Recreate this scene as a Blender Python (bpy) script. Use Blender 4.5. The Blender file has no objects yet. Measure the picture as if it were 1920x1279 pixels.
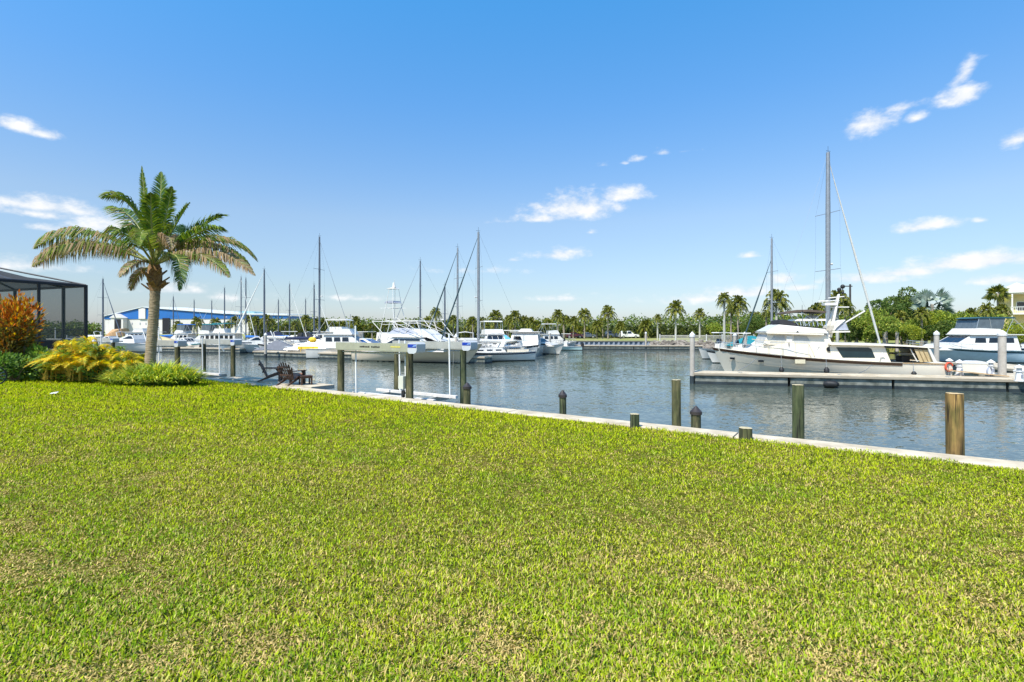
import bpy, bmesh, math, random
import numpy as np
from mathutils import Vector, Matrix, noise as mnoise
random.seed(7); np.random.seed(7)
PI = math.pi
sc = bpy.context.scene
COL = sc.collection

# ------------------------------------------------------------------ camera
CAMH = 2.4            # eye height above the seawall cap (z = 0)
HOR, FPX = 618.0, 960.0
cam_d = bpy.data.cameras.new('camera'); cam = bpy.data.objects.new('camera', cam_d); COL.objects.link(cam)
cam.location = (0, 0, CAMH); cam.rotation_euler = (PI/2, 0, 0)
cam_d.sensor_width = 36; cam_d.lens = 18; cam_d.shift_y = -(639.5-HOR)/1920
cam_d.clip_start = .05; cam_d.clip_end = 3000
sc.camera = cam
sc.view_settings.view_transform = 'Standard'; sc.view_settings.look = 'None'
sc.view_settings.gamma = 1; sc.view_settings.use_curve_mapping = False
sc.view_settings.exposure = 0.50

# ------------------------------------------------------------------ sun
SUN_EL = math.radians(55); SUN_AZ = math.atan2(-0.58, -0.75)    # azimuth measured from +Y towards +X
sd = bpy.data.lights.new('sun', 'SUN'); so = bpy.data.objects.new('sun', sd); COL.objects.link(so)
sd.energy = 4.8; sd.angle = math.radians(.5); sd.color = (1, .94, .83)
S = Vector((math.sin(SUN_AZ)*math.cos(SUN_EL), math.cos(SUN_AZ)*math.cos(SUN_EL), math.sin(SUN_EL)))
so.rotation_euler = S.to_track_quat('Z', 'Y').to_euler()

# ------------------------------------------------------------------ sky with scattered small clouds
world = bpy.data.worlds.new('World'); sc.world = world; world.use_nodes = True
nt = world.node_tree; N = nt.nodes; LK = nt.links; N.clear()
def wn(t, **k):
    n = N.new(t)
    for a, b in k.items(): setattr(n, a, b)
    return n
def wmath(op, a, b=None, c=None, clamp=False):
    n = N.new('ShaderNodeMath'); n.operation = op; n.use_clamp = clamp
    for i, v in enumerate((a, b, c)):
        if v is None: continue
        if isinstance(v, (int, float)): n.inputs[i].default_value = v
        else: LK.new(v, n.inputs[i])
    return n.outputs[0]
sky = wn('ShaderNodeTexSky'); sky.sky_type = 'NISHITA'; sky.sun_disc = False
sky.sun_elevation = SUN_EL; sky.sun_rotation = SUN_AZ; sky.air_density = 1.0; sky.dust_density = 0.6; sky.ozone_density = 2.0
tc = wn('ShaderNodeTexCoord'); sp = wn('ShaderNodeSeparateXYZ'); LK.new(tc.outputs['Generated'], sp.inputs[0])
az = wmath('ARCTAN2', sp.outputs[0], sp.outputs[1]); el = wmath('ARCSINE', sp.outputs[2])
def azel(px, py):
    dx, dz = (px-960)/FPX, -(py-HOR)/FPX
    return math.atan2(dx, 1), math.atan2(dz, math.hypot(dx, 1))
CL = [ # px, py, half width, half height, tilt, weight   (in the photograph's pixels, turned into sky directions)
 (32,238,48,15,-.25,1),(78,252,34,11,-.1,.9),(85,388,125,17,.05,1),(70,402,100,10,0,.8),(200,425,70,18,.1,.95),(82,428,42,8,0,.7),
 (1080,392,72,26,.05,1.15),(1010,412,62,8,.25,.9),(1165,368,46,15,0,1),(1010,388,18,9,0,.8),(1160,392,20,10,0,.7),(1048,478,46,10,.1,.8),
 (1132,310,13,7,0,.8),(1196,298,15,6,.2,.75),(1168,306,8,4,0,.7),(1244,286,18,7,0,.9),(1280,284,24,4,0,.5),(1632,234,50,24,.1,1),(1690,202,40,9,.1,.8),(1718,222,24,11,0,.75),
 (1806,182,52,19,.2,1.05),(1810,137,24,24,.5,.9),(1905,262,34,17,.3,1.1),(1738,425,58,11,.12,1.1),(1836,414,14,5,0,.7),
 (1830,492,130,15,.14,1.1),(1700,512,90,9,.05,.85),(1620,524,90,9,0,.85),(1470,524,40,9,0,.8),(1500,541,30,6,0,.8),(1400,550,70,10,0,.8),(1300,562,80,9,0,.6),(1890,526,80,9,0,.8),
 (1405,480,16,5,0,.7),(965,488,12,4,0,.6),(1107,436,11,6,0,.7),(330,545,70,10,0,.6),(440,560,60,8,0,.5),(60,500,90,12,0,.55),(700,560,90,5,0,.4),
 (1068,560,60,5,0,.5),(890,508,60,5,0,.3),
 (-240,300,120,26,0,.95),(-420,420,200,30,0,.95),(-900,380,240,30,0,.9),(2150,330,110,26,0,.95),(2400,460,200,26,0,.95),(2900,420,240,30,0,.9)]
m = None
for (px, py, w, h, tl, wt) in CL:
    if py > 440: wt *= 1.3; h *= 1.15
    a0, e0 = azel(px, py); a1, _ = azel(px+w, py); _, e1 = azel(px, py-h)
    da = wmath('SUBTRACT', az, a0); de = wmath('SUBTRACT', el, e0); wa, he = (a1-a0)*1.15, (e1-e0)*1.25
    u = wmath('MULTIPLY', da, 1/wa); v = wmath('MULTIPLY_ADD', u, -tl, wmath('MULTIPLY', de, 1/he)) if tl else wmath('MULTIPLY', de, 1/he)
    v = wmath('MULTIPLY', v, wmath('MULTIPLY_ADD', wmath('LESS_THAN', v, 0), .7, 1.0))    # flatter bases
    r = wmath('SQRT', wmath('ADD', wmath('MULTIPLY', u, u), wmath('MULTIPLY', v, v)))
    c = wmath('MULTIPLY', wmath('SUBTRACT', 1.25, r), wt)
    m = c if m is None else wmath('MAXIMUM', m, c)
mp = wn('ShaderNodeMapping'); mp.inputs['Scale'].default_value = (1, 1, 1.8); LK.new(tc.outputs['Generated'], mp.inputs[0])
n1 = wn('ShaderNodeTexNoise'); n1.inputs['Scale'].default_value = 22; n1.inputs['Detail'].default_value = 7; n1.inputs['Roughness'].default_value = .62; LK.new(mp.outputs[0], n1.inputs[0])
n2 = wn('ShaderNodeTexNoise'); n2.inputs['Scale'].default_value = 4.5; n2.inputs['Detail'].default_value = 5; LK.new(mp.outputs[0], n2.inputs[0])
# scattered small clouds over the part of the sky behind the camera too
bk_ = wmath('LESS_THAN', sp.outputs[1], -.05)
beh = wmath('SUBTRACT', wmath('MULTIPLY', bk_, wmath('MULTIPLY_ADD', n2.outputs[0], 5, 2.0)), 5.0)
m = wmath('MAXIMUM', m, beh)
dens = wmath('ADD', m, wmath('MULTIPLY', wmath('SUBTRACT', n1.outputs[0], .5), 2.9))
ss = wn('ShaderNodeMapRange'); ss.interpolation_type = 'SMOOTHSTEP'; LK.new(dens, ss.inputs[0])
ss.inputs[1].default_value = .02; ss.inputs[2].default_value = 1.35; ss.inputs[3].default_value = 0; ss.inputs[4].default_value = .97
dens2 = wmath('MULTIPLY', ss.outputs[0], wmath('GREATER_THAN', m, -.6))
# thin veil low over the horizon
tint = wn('ShaderNodeMix', data_type='RGBA', blend_type='MULTIPLY'); tint.inputs[0].default_value = 1
LK.new(sky.outputs[0], tint.inputs[6])
elr = wn('ShaderNodeValToRGB'); LK.new(wmath('MULTIPLY', wmath('MAXIMUM', el, 0), 1/1.571), elr.inputs[0])
cr = elr.color_ramp; cr.elements[0].position = 0; cr.elements[0].color = (.335, .36, .47, 1); cr.elements[1].position = 1; cr.elements[1].color = (.15, .50, .75, 1)
for p_, c_ in ((.047, (.375, .388, .42, 1)), (.13, (.475, .49, .50, 1)), (.26, (.325, .565, .70, 1)), (.36, (.245, .64, .82, 1))):
    e_ = cr.elements.new(p_); e_.color = c_
vs_ = wn('ShaderNodeVectorMath'); vs_.operation = 'SCALE'; vs_.inputs['Scale'].default_value = 2; LK.new(elr.outputs[0], vs_.inputs[0]); LK.new(vs_.outputs[0], tint.inputs[7])
mx = wn('ShaderNodeMix', data_type='RGBA'); LK.new(dens2, mx.inputs[0]); LK.new(tint.outputs[2], mx.inputs[6]); 
cc = wn('ShaderNodeMix', data_type='RGBA'); LK.new(wmath('MULTIPLY', wmath('SUBTRACT', n1.outputs[0], .35), 3, clamp=True), cc.inputs[0])
cc.inputs[6].default_value = (4.9, 5.2, 5.6, 1); cc.inputs[7].default_value = (6.2, 6.2, 6.2, 1)
LK.new(cc.outputs[2], mx.inputs[7])
bg = wn('ShaderNodeBackground'); bg.inputs[1].default_value = .122; LK.new(mx.outputs[2], bg.inputs[0])
wo = wn('ShaderNodeOutputWorld'); LK.new(bg.outputs[0], wo.inputs[0])
world.cycles.sampling_method = 'MANUAL'; world.cycles.sample_map_resolution = 512

# ------------------------------------------------------------------ materials
MATS = {}
def mat(name, col, rough=.5, metal=0, var=.12, scale=2.5, bump=0, coat=0, stretch=(1, 1, 1), col2=None, spec=.5, trans=0, coord='Object', detail=5):
    if name in MATS: return MATS[name]
    mt = bpy.data.materials.new(name); mt.use_nodes = True; t = mt.node_tree; P = t.nodes['Principled BSDF']
    P.inputs['Roughness'].default_value = rough; P.inputs['Metallic'].default_value = metal
    P.inputs['Coat Weight'].default_value = coat; P.inputs['Specular IOR Level'].default_value = spec
    c = t.nodes.new('ShaderNodeTexCoord'); mpn = t.nodes.new('ShaderNodeMapping'); mpn.inputs['Scale'].default_value = stretch
    t.links.new(c.outputs[coord], mpn.inputs[0])
    nz = t.nodes.new('ShaderNodeTexNoise'); nz.inputs['Scale'].default_value = scale; nz.inputs['Detail'].default_value = detail; nz.inputs['Roughness'].default_value = .6
    t.links.new(mpn.outputs[0], nz.inputs[0])
    rp = t.nodes.new('ShaderNodeValToRGB'); t.links.new(nz.outputs[0], rp.inputs[0])
    c2 = col2 if col2 else tuple(min(1, x*(1+var)) for x in col)
    c1 = tuple(x*(1-var) for x in col) if not col2 else col
    rp.color_ramp.elements[0].position = .35; rp.color_ramp.elements[0].color = (*c1, 1)
    rp.color_ramp.elements[1].position = .65; rp.color_ramp.elements[1].color = (*c2, 1)
    t.links.new(rp.outputs[0], P.inputs['Base Color'])
    if bump:
        b = t.nodes.new('ShaderNodeBump'); b.inputs['Strength'].default_value = bump; b.inputs['Distance'].default_value = .02
        t.links.new(nz.outputs[0], b.inputs['Height']); t.links.new(b.outputs[0], P.inputs['Normal'])
    MATS[name] = mt; return mt
def leafmat(name, rough=.45, tr=.35, gain=1.0, spec=.4):
    if name in MATS: return MATS[name]
    mt = bpy.data.materials.new(name); mt.use_nodes = True; t = mt.node_tree; P = t.nodes['Principled BSDF']; O = t.nodes['Material Output']
    a = t.nodes.new('ShaderNodeAttribute'); a.attribute_name = 'tone'
    P.inputs['Roughness'].default_value = rough; P.inputs['Specular IOR Level'].default_value = spec
    t.links.new(a.outputs[0], P.inputs['Base Color'])
    T = t.nodes.new('ShaderNodeBsdfTranslucent'); hs = t.nodes.new('ShaderNodeHueSaturation'); hs.inputs['Value'].default_value = 1.3; hs.inputs['Saturation'].default_value = 1.1
    t.links.new(a.outputs[0], hs.inputs['Color']); t.links.new(hs.outputs[0], T.inputs[0])
    M_ = t.nodes.new('ShaderNodeMixShader'); M_.inputs[0].default_value = tr
    t.links.new(P.outputs[0], M_.inputs[1]); t.links.new(T.outputs[0], M_.inputs[2]); t.links.new(M_.outputs[0], O.inputs[0])
    MATS[name] = mt; return mt

WHITE = mat('gelcoat_white', (.68, .65, .60), .25, var=.05, scale=1.2, coat=.3)
WHITE2 = mat('gelcoat_bluish_white', (.55, .59, .61), .3, var=.05, scale=1, coat=.2)
CREAM = mat('gelcoat_cream', (.77, .70, .58), .3, var=.04, scale=.8, coat=.2)
BEIGE = mat('hull_beige', (.72, .60, .45), .3, var=.05, scale=.8, coat=.3)
GLASS = mat('dark_glass', (.012, .016, .022), .08, var=.3, scale=3, coat=.2)
PANEL = mat('grey_window_cover', (.45, .45, .43), .8, var=.07, scale=5)
ALU = mat('mast_aluminium', (.30, .31, .32), .4, .5, var=.1, scale=4)
ALUD = mat('mast_dark_grey', (.12, .14, .17), .45, .3, var=.1, scale=4)
STEEL = mat('stainless_steel', (.62, .62, .60), .25, .7, var=.08, scale=6)
BLACK = mat('black_rubber', (.012, .012, .013), .6, var=.3, scale=5)
NAVY = mat('navy_canvas', (.012, .02, .06), .85, var=.25, scale=6, bump=.2)
BLUEC = mat('blue_canvas', (.02, .14, .45), .8, var=.2, scale=6, bump=.2)
TEALC = mat('teal_canvas', (.01, .20, .24), .8, var=.25, scale=6, bump=.2)
GREYC = mat('grey_canvas', (.30, .32, .38), .85, var=.12, scale=5, bump=.2)
TANC = mat('tan_canvas', (.52, .40, .22), .85, var=.12, scale=5, bump=.2)
BROWNC = mat('brown_canvas', (.07, .05, .035), .85, var=.2, scale=5, bump=.2)
SAILW = mat('white_sailcloth', (.70, .68, .62), .8, var=.08, scale=5, bump=.2)
BRWOOD = mat('varnished_rub_rail', (.045, .022, .012), .35, var=.3, scale=4, stretch=(1, 8, 8))
TEAK = mat('teak', (.42, .29, .16), .6, var=.2, scale=8, stretch=(1, 10, 4), bump=.2)
BOTTOM = mat('antifouling_and_waterline_dark', (.02, .03, .035), .6, var=.3)  # antifouling paint; also colours the dark boxes under docks and round pilings
REDM = mat('orange_red_plastic', (.75, .10, .04), .45, var=.1)
YELM = mat('yellow_fabric', (.75, .50, .03), .6, var=.1)
def stdconc(name, a, b, sc_=1.6): return mat(name, a, .85, var=.1, scale=sc_, bump=.35, col2=b, coord='Object', detail=9)
CONC = stdconc('cream_concrete', (.38, .31, .21), (.62, .53, .40))  # warm cream concrete with mottled tone
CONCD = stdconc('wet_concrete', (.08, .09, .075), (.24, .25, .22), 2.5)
CONCP = stdconc('piling_concrete', (.36, .32, .27), (.46, .42, .37), 4)
CAPW = mat('white_plastic', (.66, .65, .63), .5, var=.04)

# ------------------------------------------------------------------ mesh helpers
class MB:
    def __init__(s): s.v = []; s.f = []; s.c = []
    def quad(s, a, b, c, d, col=None):
        i = len(s.v); s.v += [tuple(a), tuple(b), tuple(c), tuple(d)]; s.f.append((i, i+1, i+2, i+3))
        if col is not None: s.c += [col]*4
        return s
    def tri(s, a, b, c, col=None):
        i = len(s.v); s.v += [tuple(a), tuple(b), tuple(c)]; s.f.append((i, i+1, i+2))
        if col is not None: s.c += [col]*3
        return s
    def box(s, x0, x1, y0, y1, z0, z1):
        i = len(s.v)
        s.v += [(x0,y0,z0),(x1,y0,z0),(x1,y1,z0),(x0,y1,z0),(x0,y0,z1),(x1,y0,z1),(x1,y1,z1),(x0,y1,z1)]
        for q in ((3,2,1,0),(4,5,6,7),(0,1,5,4),(1,2,6,5),(2,3,7,6),(3,0,4,7)): s.f.append(tuple(i+k for k in q))
        return s
    def tube(s, pts, r, n=8, cap=True):
        pts = [Vector(p) for p in pts]; rs = r if isinstance(r, (list, tuple)) else [r]*len(pts)
        i0 = len(s.v); prev = None
        for k, p in enumerate(pts):
            d = (pts[min(k+1, len(pts)-1)]-pts[max(k-1, 0)])
            if d.length < 1e-9: d = Vector((0, 0, 1))
            d.normalize()
            a = Vector((0, 0, 1)) if abs(d.z) < .9 else Vector((1, 0, 0))
            if prev is not None: a = prev
            x = (a - d*a.dot(d)).normalized(); y = d.cross(x); prev = x
            for j in range(n):
                t = 2*PI*j/n; s.v.append(tuple(p + x*(math.cos(t)*rs[k]) + y*(math.sin(t)*rs[k])))
        for k in range(len(pts)-1):
            for j in range(n):
                a = i0+k*n+j; b = i0+k*n+(j+1) % n; s.f.append((a, b, b+n, a+n))
        if cap:
            s.f.append(tuple(i0+j for j in reversed(range(n)))); e = i0+(len(pts)-1)*n; s.f.append(tuple(e+j for j in range(n)))
        return s
    def prism(s, outline, w0, w1=None, yc=0, wfun=None):
        """outline [(x,z)] in a side view, extruded across y; half width w0 at the lowest z, w1 at the top"""
        w1 = w0 if w1 is None else w1
        zs = [p[1] for p in outline]; za, zb = min(zs), max(zs)
        wf = wfun or (lambda x, z: w0+(w1-w0)*((z-za)/(zb-za) if zb > za else 0))
        n = len(outline); i = len(s.v)
        ar = sum(outline[k][0]*outline[(k+1) % n][1]-outline[(k+1) % n][0]*outline[k][1] for k in range(n))
        for (x, z) in outline: s.v.append((x, yc-wf(x, z), z))
        for (x, z) in outline: s.v.append((x, yc+wf(x, z), z))
        f1 = tuple(i+k for k in range(n)); f2 = tuple(i+n+k for k in reversed(range(n)))
        if ar < 0: f1 = f1[::-1]; f2 = f2[::-1]
        s.f += [f1, f2]
        for k in range(n):
            a, b = i+k, i+(k+1) % n; q = (a, a+n, b+n, b)
            s.f.append(q if ar > 0 else q[::-1])
        return s
    def sheet(s, outline3, nrm, th):
        """polygon of 3-D points thickened along nrm"""
        n = len(outline3); i = len(s.v); nr = Vector(nrm).normalized()*th
        for p in outline3: s.v.append(tuple(Vector(p)))
        for p in outline3: s.v.append(tuple(Vector(p)+nr))
        s.f.append(tuple(i+k for k in reversed(range(n)))); s.f.append(tuple(i+n+k for k in range(n)))
        for k in range(n):
            a, b = i+k, i+(k+1) % n; s.f.append((a, b, b+n, a+n))
        return s
    def ball(s, c, r, n=8, m=5, sq=(1, 1, 1), jit=0):
        i = len(s.v); c = Vector(c)
        for a in range(m+1):
            th = PI*a/m
            for b in range(n):
                ph = 2*PI*b/n; j = 1+random.uniform(-jit, jit)
                s.v.append((c.x+r*j*sq[0]*math.sin(th)*math.cos(ph), c.y+r*j*sq[1]*math.sin(th)*math.sin(ph), c.z+r*j*sq[2]*math.cos(th)))
        for a in range(m):
            for b in range(n):
                p = i+a*n+b; q = i+a*n+(b+1) % n; s.f.append((p, p+n, q+n, q))
        return s
    def build(s, name, material, parent=None, loc=None, rz=0, smooth=False, fix=True):
        me = bpy.data.meshes.new(name); me.from_pydata(s.v, [], s.f)
        if s.c:
            ca = me.color_attributes.new('tone', 'FLOAT_COLOR', 'POINT')
            arr = np.ones((len(s.v), 4), dtype=np.float32); arr[:, :3] = np.array(s.c, dtype=np.float32); ca.data.foreach_set('color', arr.ravel())
        elif fix:
            bm = bmesh.new(); bm.from_mesh(me); bmesh.ops.recalc_face_normals(bm, faces=bm.faces); bm.to_mesh(me); bm.free()
        me.materials.append(material)
        if smooth:
            me.shade_smooth()
            if not s.c:
                try: me.set_sharp_from_angle(angle=math.radians(38))
                except Exception: pass
        o = bpy.data.objects.new(name, me); COL.objects.link(o)
        if parent: o.parent = parent
        if loc is not None: o.location = loc
        if rz: o.rotation_euler = (0, 0, rz)
        return o
def tag(o, label=None, cat=None, group=None, kind=None):
    if label: o['label'] = label
    if cat: o['category'] = cat
    if group: o['group'] = group
    if kind: o['kind'] = kind
    return o
def empty(name, loc, rz, label, cat, group=None):
    o = bpy.data.objects.new(name, None); COL.objects.link(o); o.location = loc; o.rotation_euler = (0, 0, rz); o.empty_display_size = .3
    return tag(o, label, cat, group)
def copy_tree(o, parent=None):
    c = o.copy(); COL.objects.link(c)
    if parent: c.parent = parent
    for ch in list(o.children): copy_tree(ch, c)
    return c
def at(px, py, D): return Vector(((px-960)/FPX*D, D, CAMH-(py-HOR)/FPX*D))
WATER = -.9

# seawall frame: e runs along the wall (to the right), q away from the camera across it
ED = Vector((.832, -.555, 0)); QD = Vector((.555, .832, 0)); WROT = math.atan2(-.555, .832)
def EQ(e, q, z=0): p = ED*e+QD*q; return Vector((p.x, p.y, z))
def px2eq(px, q):
    d = Vector(((px-960)/FPX, 1, 0)); t = q/d.dot(QD); return (d*t).dot(ED), t
def lawn_z(x, y):
    q = .555*x+.832*y
    return .75-.061*q + .018*math.sin(x*.9+1)*math.sin(y*.7) * (1 if q < 11 else max(0, (12.2-q)/1.2))
# ================================================================== LARGE STRUCTURE
# water
mw = bpy.data.materials.new('harbour_water'); mw.use_nodes = True; t = mw.node_tree; P = t.nodes['Principled BSDF']
P.inputs['Base Color'].default_value = (.070, .090, .074, 1); P.inputs['Roughness'].default_value = .02; P.inputs['IOR'].default_value = 1.33
c = t.nodes.new('ShaderNodeTexCoord'); mp_ = t.nodes.new('ShaderNodeMapping'); mp_.inputs['Rotation'].default_value = (0, 0, .55); mp_.inputs['Scale'].default_value = (1, 1.9, 1)
t.links.new(c.outputs['Object'], mp_.inputs[0])
def nzn(scale, det):
    n = t.nodes.new('ShaderNodeTexNoise'); n.inputs['Scale'].default_value = scale; n.inputs['Detail'].default_value = det; n.inputs['Roughness'].default_value = .55; n.inputs['Distortion'].default_value = .4
    t.links.new(mp_.outputs[0], n.inputs[0]); return n
na, nb, nc = nzn(1.1, 3), nzn(4.6, 5), nzn(.09, 2)
mr = t.nodes.new('ShaderNodeMapRange'); t.links.new(nc.outputs[0], mr.inputs[0]); mr.inputs[1].default_value = .38; mr.inputs[2].default_value = .62; mr.inputs[3].default_value = .35; mr.inputs[4].default_value = 1.0
def vm(op, a, b_=None, scale=None):
    n = t.nodes.new('ShaderNodeVectorMath'); n.operation = op
    for i_, v_ in enumerate((a, b_)):
        if v_ is None: continue
        if isinstance(v_, tuple): n.inputs[i_].default_value = v_
        else: t.links.new(v_, n.inputs[i_])
    if scale is not None:
        if isinstance(scale, (int, float)): n.inputs['Scale'].default_value = scale
        else: t.links.new(scale, n.inputs['Scale'])
    return n.outputs[0]
sl = vm('ADD', vm('MULTIPLY', vm('SUBTRACT', na.outputs['Color'], (.5, .5, .5)), (.15, .20, 0)), vm('MULTIPLY', vm('SUBTRACT', nb.outputs['Color'], (.5, .5, .5)), (.34, .46, 0)))
t.links.new(vm('NORMALIZE', vm('ADD', vm('SCALE', sl, scale=mr.outputs[0]), (0, 0, 1))), P.inputs['Normal'])
w = MB().quad((-900, -300, WATER), (900, -300, WATER), (900, 1500, WATER), (-900, 1500, WATER)).build('water', mw)
tag(w, 'calm rippled grey green harbour water', kind='structure')

# lawn ground
mg = bpy.data.materials.new('lawn_turf'); mg.use_nodes = True; t = mg.node_tree; P = t.nodes['Principled BSDF']; P.inputs['Roughness'].default_value = .95; P.inputs['Specular IOR Level'].default_value = .0
c = t.nodes.new('ShaderNodeTexCoord')
def nn(scale, det, r=.6):
    n = t.nodes.new('ShaderNodeTexNoise'); n.inputs['Scale'].default_value = scale; n.inputs['Detail'].default_value = det; n.inputs['Roughness'].default_value = r; t.links.new(c.outputs['Object'], n.inputs[0]); return n
f1, f2, f3 = nn(16, 8, .75), nn(1.3, 5), nn(60, 4, .7)
r1 = t.nodes.new('ShaderNodeValToRGB'); t.links.new(f1.outputs[0], r1.inputs[0])
for i_, (p_, c_) in enumerate(((.36, (.035, .04, .006)), (.5, (.14, .125, .018)), (.66, (.34, .28, .08)))):
    e_ = r1.color_ramp.elements[i_] if i_ < 2 else r1.color_ramp.elements.new(p_)
    e_.position = p_; e_.color = (*c_, 1)
r2 = t.nodes.new('ShaderNodeValToRGB'); t.links.new(f2.outputs[0], r2.inputs[0]); r2.color_ramp.elements[0].position = .35; r2.color_ramp.elements[0].color = (.75, .95, .7, 1); r2.color_ramp.elements[1].position = .68; r2.color_ramp.elements[1].color = (1.15, 1.03, 1.3, 1)
mxx = t.nodes.new('ShaderNodeMix'); mxx.data_type = 'RGBA'; mxx.blend_type = 'MULTIPLY'; mxx.inputs[0].default_value = 1; t.links.new(r1.outputs[0], mxx.inputs[6]); t.links.new(r2.outputs[0], mxx.inputs[7]); t.links.new(mxx.outputs[2], P.inputs['Base Color'])
bp = t.nodes.new('ShaderNodeBump'); bp.inputs['Distance'].default_value = .04; bp.inputs['Strength'].default_value = .8; t.links.new(f3.outputs[0], bp.inputs['Height']); t.links.new(bp.outputs[0], P.inputs['Normal'])
b = MB(); ES = np.linspace(-75, 45, 121); QS = np.linspace(-32, 12.26, 60)
idx = {}
for i, e in enumerate(ES):
    for j, q in enumerate(QS):
        p = EQ(e, q); b.v.append((p.x, p.y, lawn_z(p.x, p.y)-(.0 if q < 12 else .03)))
for i in range(len(ES)-1):
    for j in range(len(QS)-1):
        a = i*len(QS)+j; b.f.append((a, a+len(QS), a+len(QS)+1, a+1))
lg = b.build('lawn', mg, smooth=True); tag(lg, 'bright yellow green mown lawn sloping to the seawall', kind='structure')

# grass blades
def vnoise(x, y, s, seed):
    r = np.random.RandomState(seed); G = r.rand(256, 256); X = x/s; Y = y/s
    xi = np.floor(X).astype(int); yi = np.floor(Y).astype(int); fx = X-xi; fy = Y-yi; fx = fx*fx*(3-2*fx); fy = fy*fy*(3-2*fy)
    g = lambda a, b: G[a % 256, b % 256]
    return (g(xi, yi)*(1-fx)+g(xi+1, yi)*fx)*(1-fy)+(g(xi, yi+1)*(1-fx)+g(xi+1, yi+1)*fx)*fy
def grass(NB):
    R = np.random.RandomState(3)
    t_ = np.exp(R.uniform(math.log(1.9), math.log(34), NB)); x = (R.uniform(-1.45, 1.35, NB))*t_; y = t_
    # cluster into tufts
    k = R.randint(0, NB, NB); m_ = R.rand(NB) < .45
    x = np.where(m_, x[k]+R.normal(0, .03, NB), x); y = np.where(m_, y[k]+R.normal(0, .03, NB), y); 
    q = .555*x+.832*y; lim = 12.15+(vnoise(x, y, .5, 5)-.5)*.5
    keep = (q < lim) & (y > 1.5); x, y, q = x[keep], y[keep], q[keep]; n = len(x)
    patch = .5*vnoise(x, y, 1.1, 11)+.3*vnoise(x, y, .37, 12)+.2*vnoise(x, y, .12, 15)
    bare = vnoise(x, y, .17, 21)*.45+vnoise(x, y, .42, 23)*.25+vnoise(x, y, .9, 22)*.30
    
    sz = np.maximum(1, y/5.5)**.78
    L = R.uniform(.018, .047, n)*sz*(1-.30*np.clip((bare-.55)*5, 0, 1)); W = R.uniform(.0020, .0040, n)*sz*1.25
    az = R.uniform(0, 2*PI, n); lean = np.clip(R.normal(.85, .38, n)+np.clip((bare-.62)*4, 0, .35), .05, 1.5)
    dx, dy = np.cos(az), np.sin(az); tw = az+PI/2+R.normal(0, .5, n); wx, wy = np.cos(tw)*W, np.sin(tw)*W
    z0 = .75-.061*q+.018*np.sin(x*.9+1)*np.sin(y*.7)*np.clip((12.2-q)/1.2, 0, 1)-.004
    hx = np.sin(lean*.7); hz = np.cos(lean*.7); tx = np.sin(np.minimum(lean*1.25, 1.75)); tz = np.cos(np.minimum(lean*1.25, 1.75))
    mx_, my_, mz_ = x+dx*hx*L*.55, y+dy*hx*L*.55, z0+hz*L*.55
    ex, ey, ez = mx_+dx*tx*L*.5, my_+dy*tx*L*.5, mz_+tz*L*.5
    V = np.empty((n, 5, 3), dtype=np.float32)
    V[:, 0] = np.stack([x-wx*.7, y-wy*.7, z0], 1); V[:, 1] = np.stack([x+wx*.7, y+wy*.7, z0], 1)
    V[:, 2] = np.stack([mx_+wx, my_+wy, mz_], 1); V[:, 3] = np.stack([mx_-wx, my_-wy, mz_], 1); V[:, 4] = np.stack([ex, ey, ez], 1)
    # colours: lush green, yellow green, straw
    lush = np.array([.20, .36, .010]); yel = np.array([.52, .57, .016]); straw = np.array([.72, .54, .20]); dark = np.array([.03, .06, .004])
    far = np.clip((y-4)/9, 0, 1)
    a = np.clip(patch*1.5-.12+.25*far+R.normal(0, .24, n), 0, 1)[:, None]; C = lush*(1-a)+yel*a
    nr_ = np.clip((6.5-y)/4, 0, 1); ps = np.clip(.09+.10*nr_+.62*np.clip((bare-.52)*3.6, 0, 1)+.16*(patch > .55), 0, 1)*(1-.85*far); st = (R.rand(n) < ps)[:, None]; C = np.where(st, straw*R.uniform(.55, 1.15, (n, 1)), C)
    dk = (R.rand(n) < .12)[:, None]; C = np.where(dk, dark, C)
    pale = (R.rand(n) < .22*(1-far))[:, None] & ~st & ~dk; C = np.where(pale, np.array([.58, .55, .15]), C); nearf = (1-far)[:, None]; C = C+nearf*np.array([.01, .01, .012])
    C = C*R.uniform(.75, 1.2, (n, 1))
    me = bpy.data.meshes.new('grass'); me.vertices.add(n*5); me.vertices.foreach_set('co', V.ravel())
    base = (np.arange(n)*5)[:, None]
    li = np.concatenate([base+np.array([0, 1, 2, 3]), base+np.array([3, 2, 4])], 1).ravel().astype(np.int32)
    me.loops.add(len(li)); me.loops.foreach_set('vertex_index', li)
    ls = np.concatenate([(np.arange(n)*7)[:, None], (np.arange(n)*7+4)[:, None]], 1).ravel().astype(np.int32)
    me.polygons.add(2*n); me.polygons.foreach_set('loop_start', ls)
    me.update(calc_edges=True)
    ca = me.color_attributes.new('tone', 'FLOAT_COLOR', 'POINT'); A = np.ones((n, 5, 4), dtype=np.float32); A[:, :, :3] = C[:, None, :]
    ca.data.foreach_set('color', A.ravel())
    me.materials.append(leafmat('grass_blade', .8, .35, spec=.03)); o = bpy.data.objects.new('grass', me); COL.objects.link(o)
    tag(o, 'short coarse turf grass with straw coloured worn patches', 'grass', kind='stuff')
grass(700000)

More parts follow.
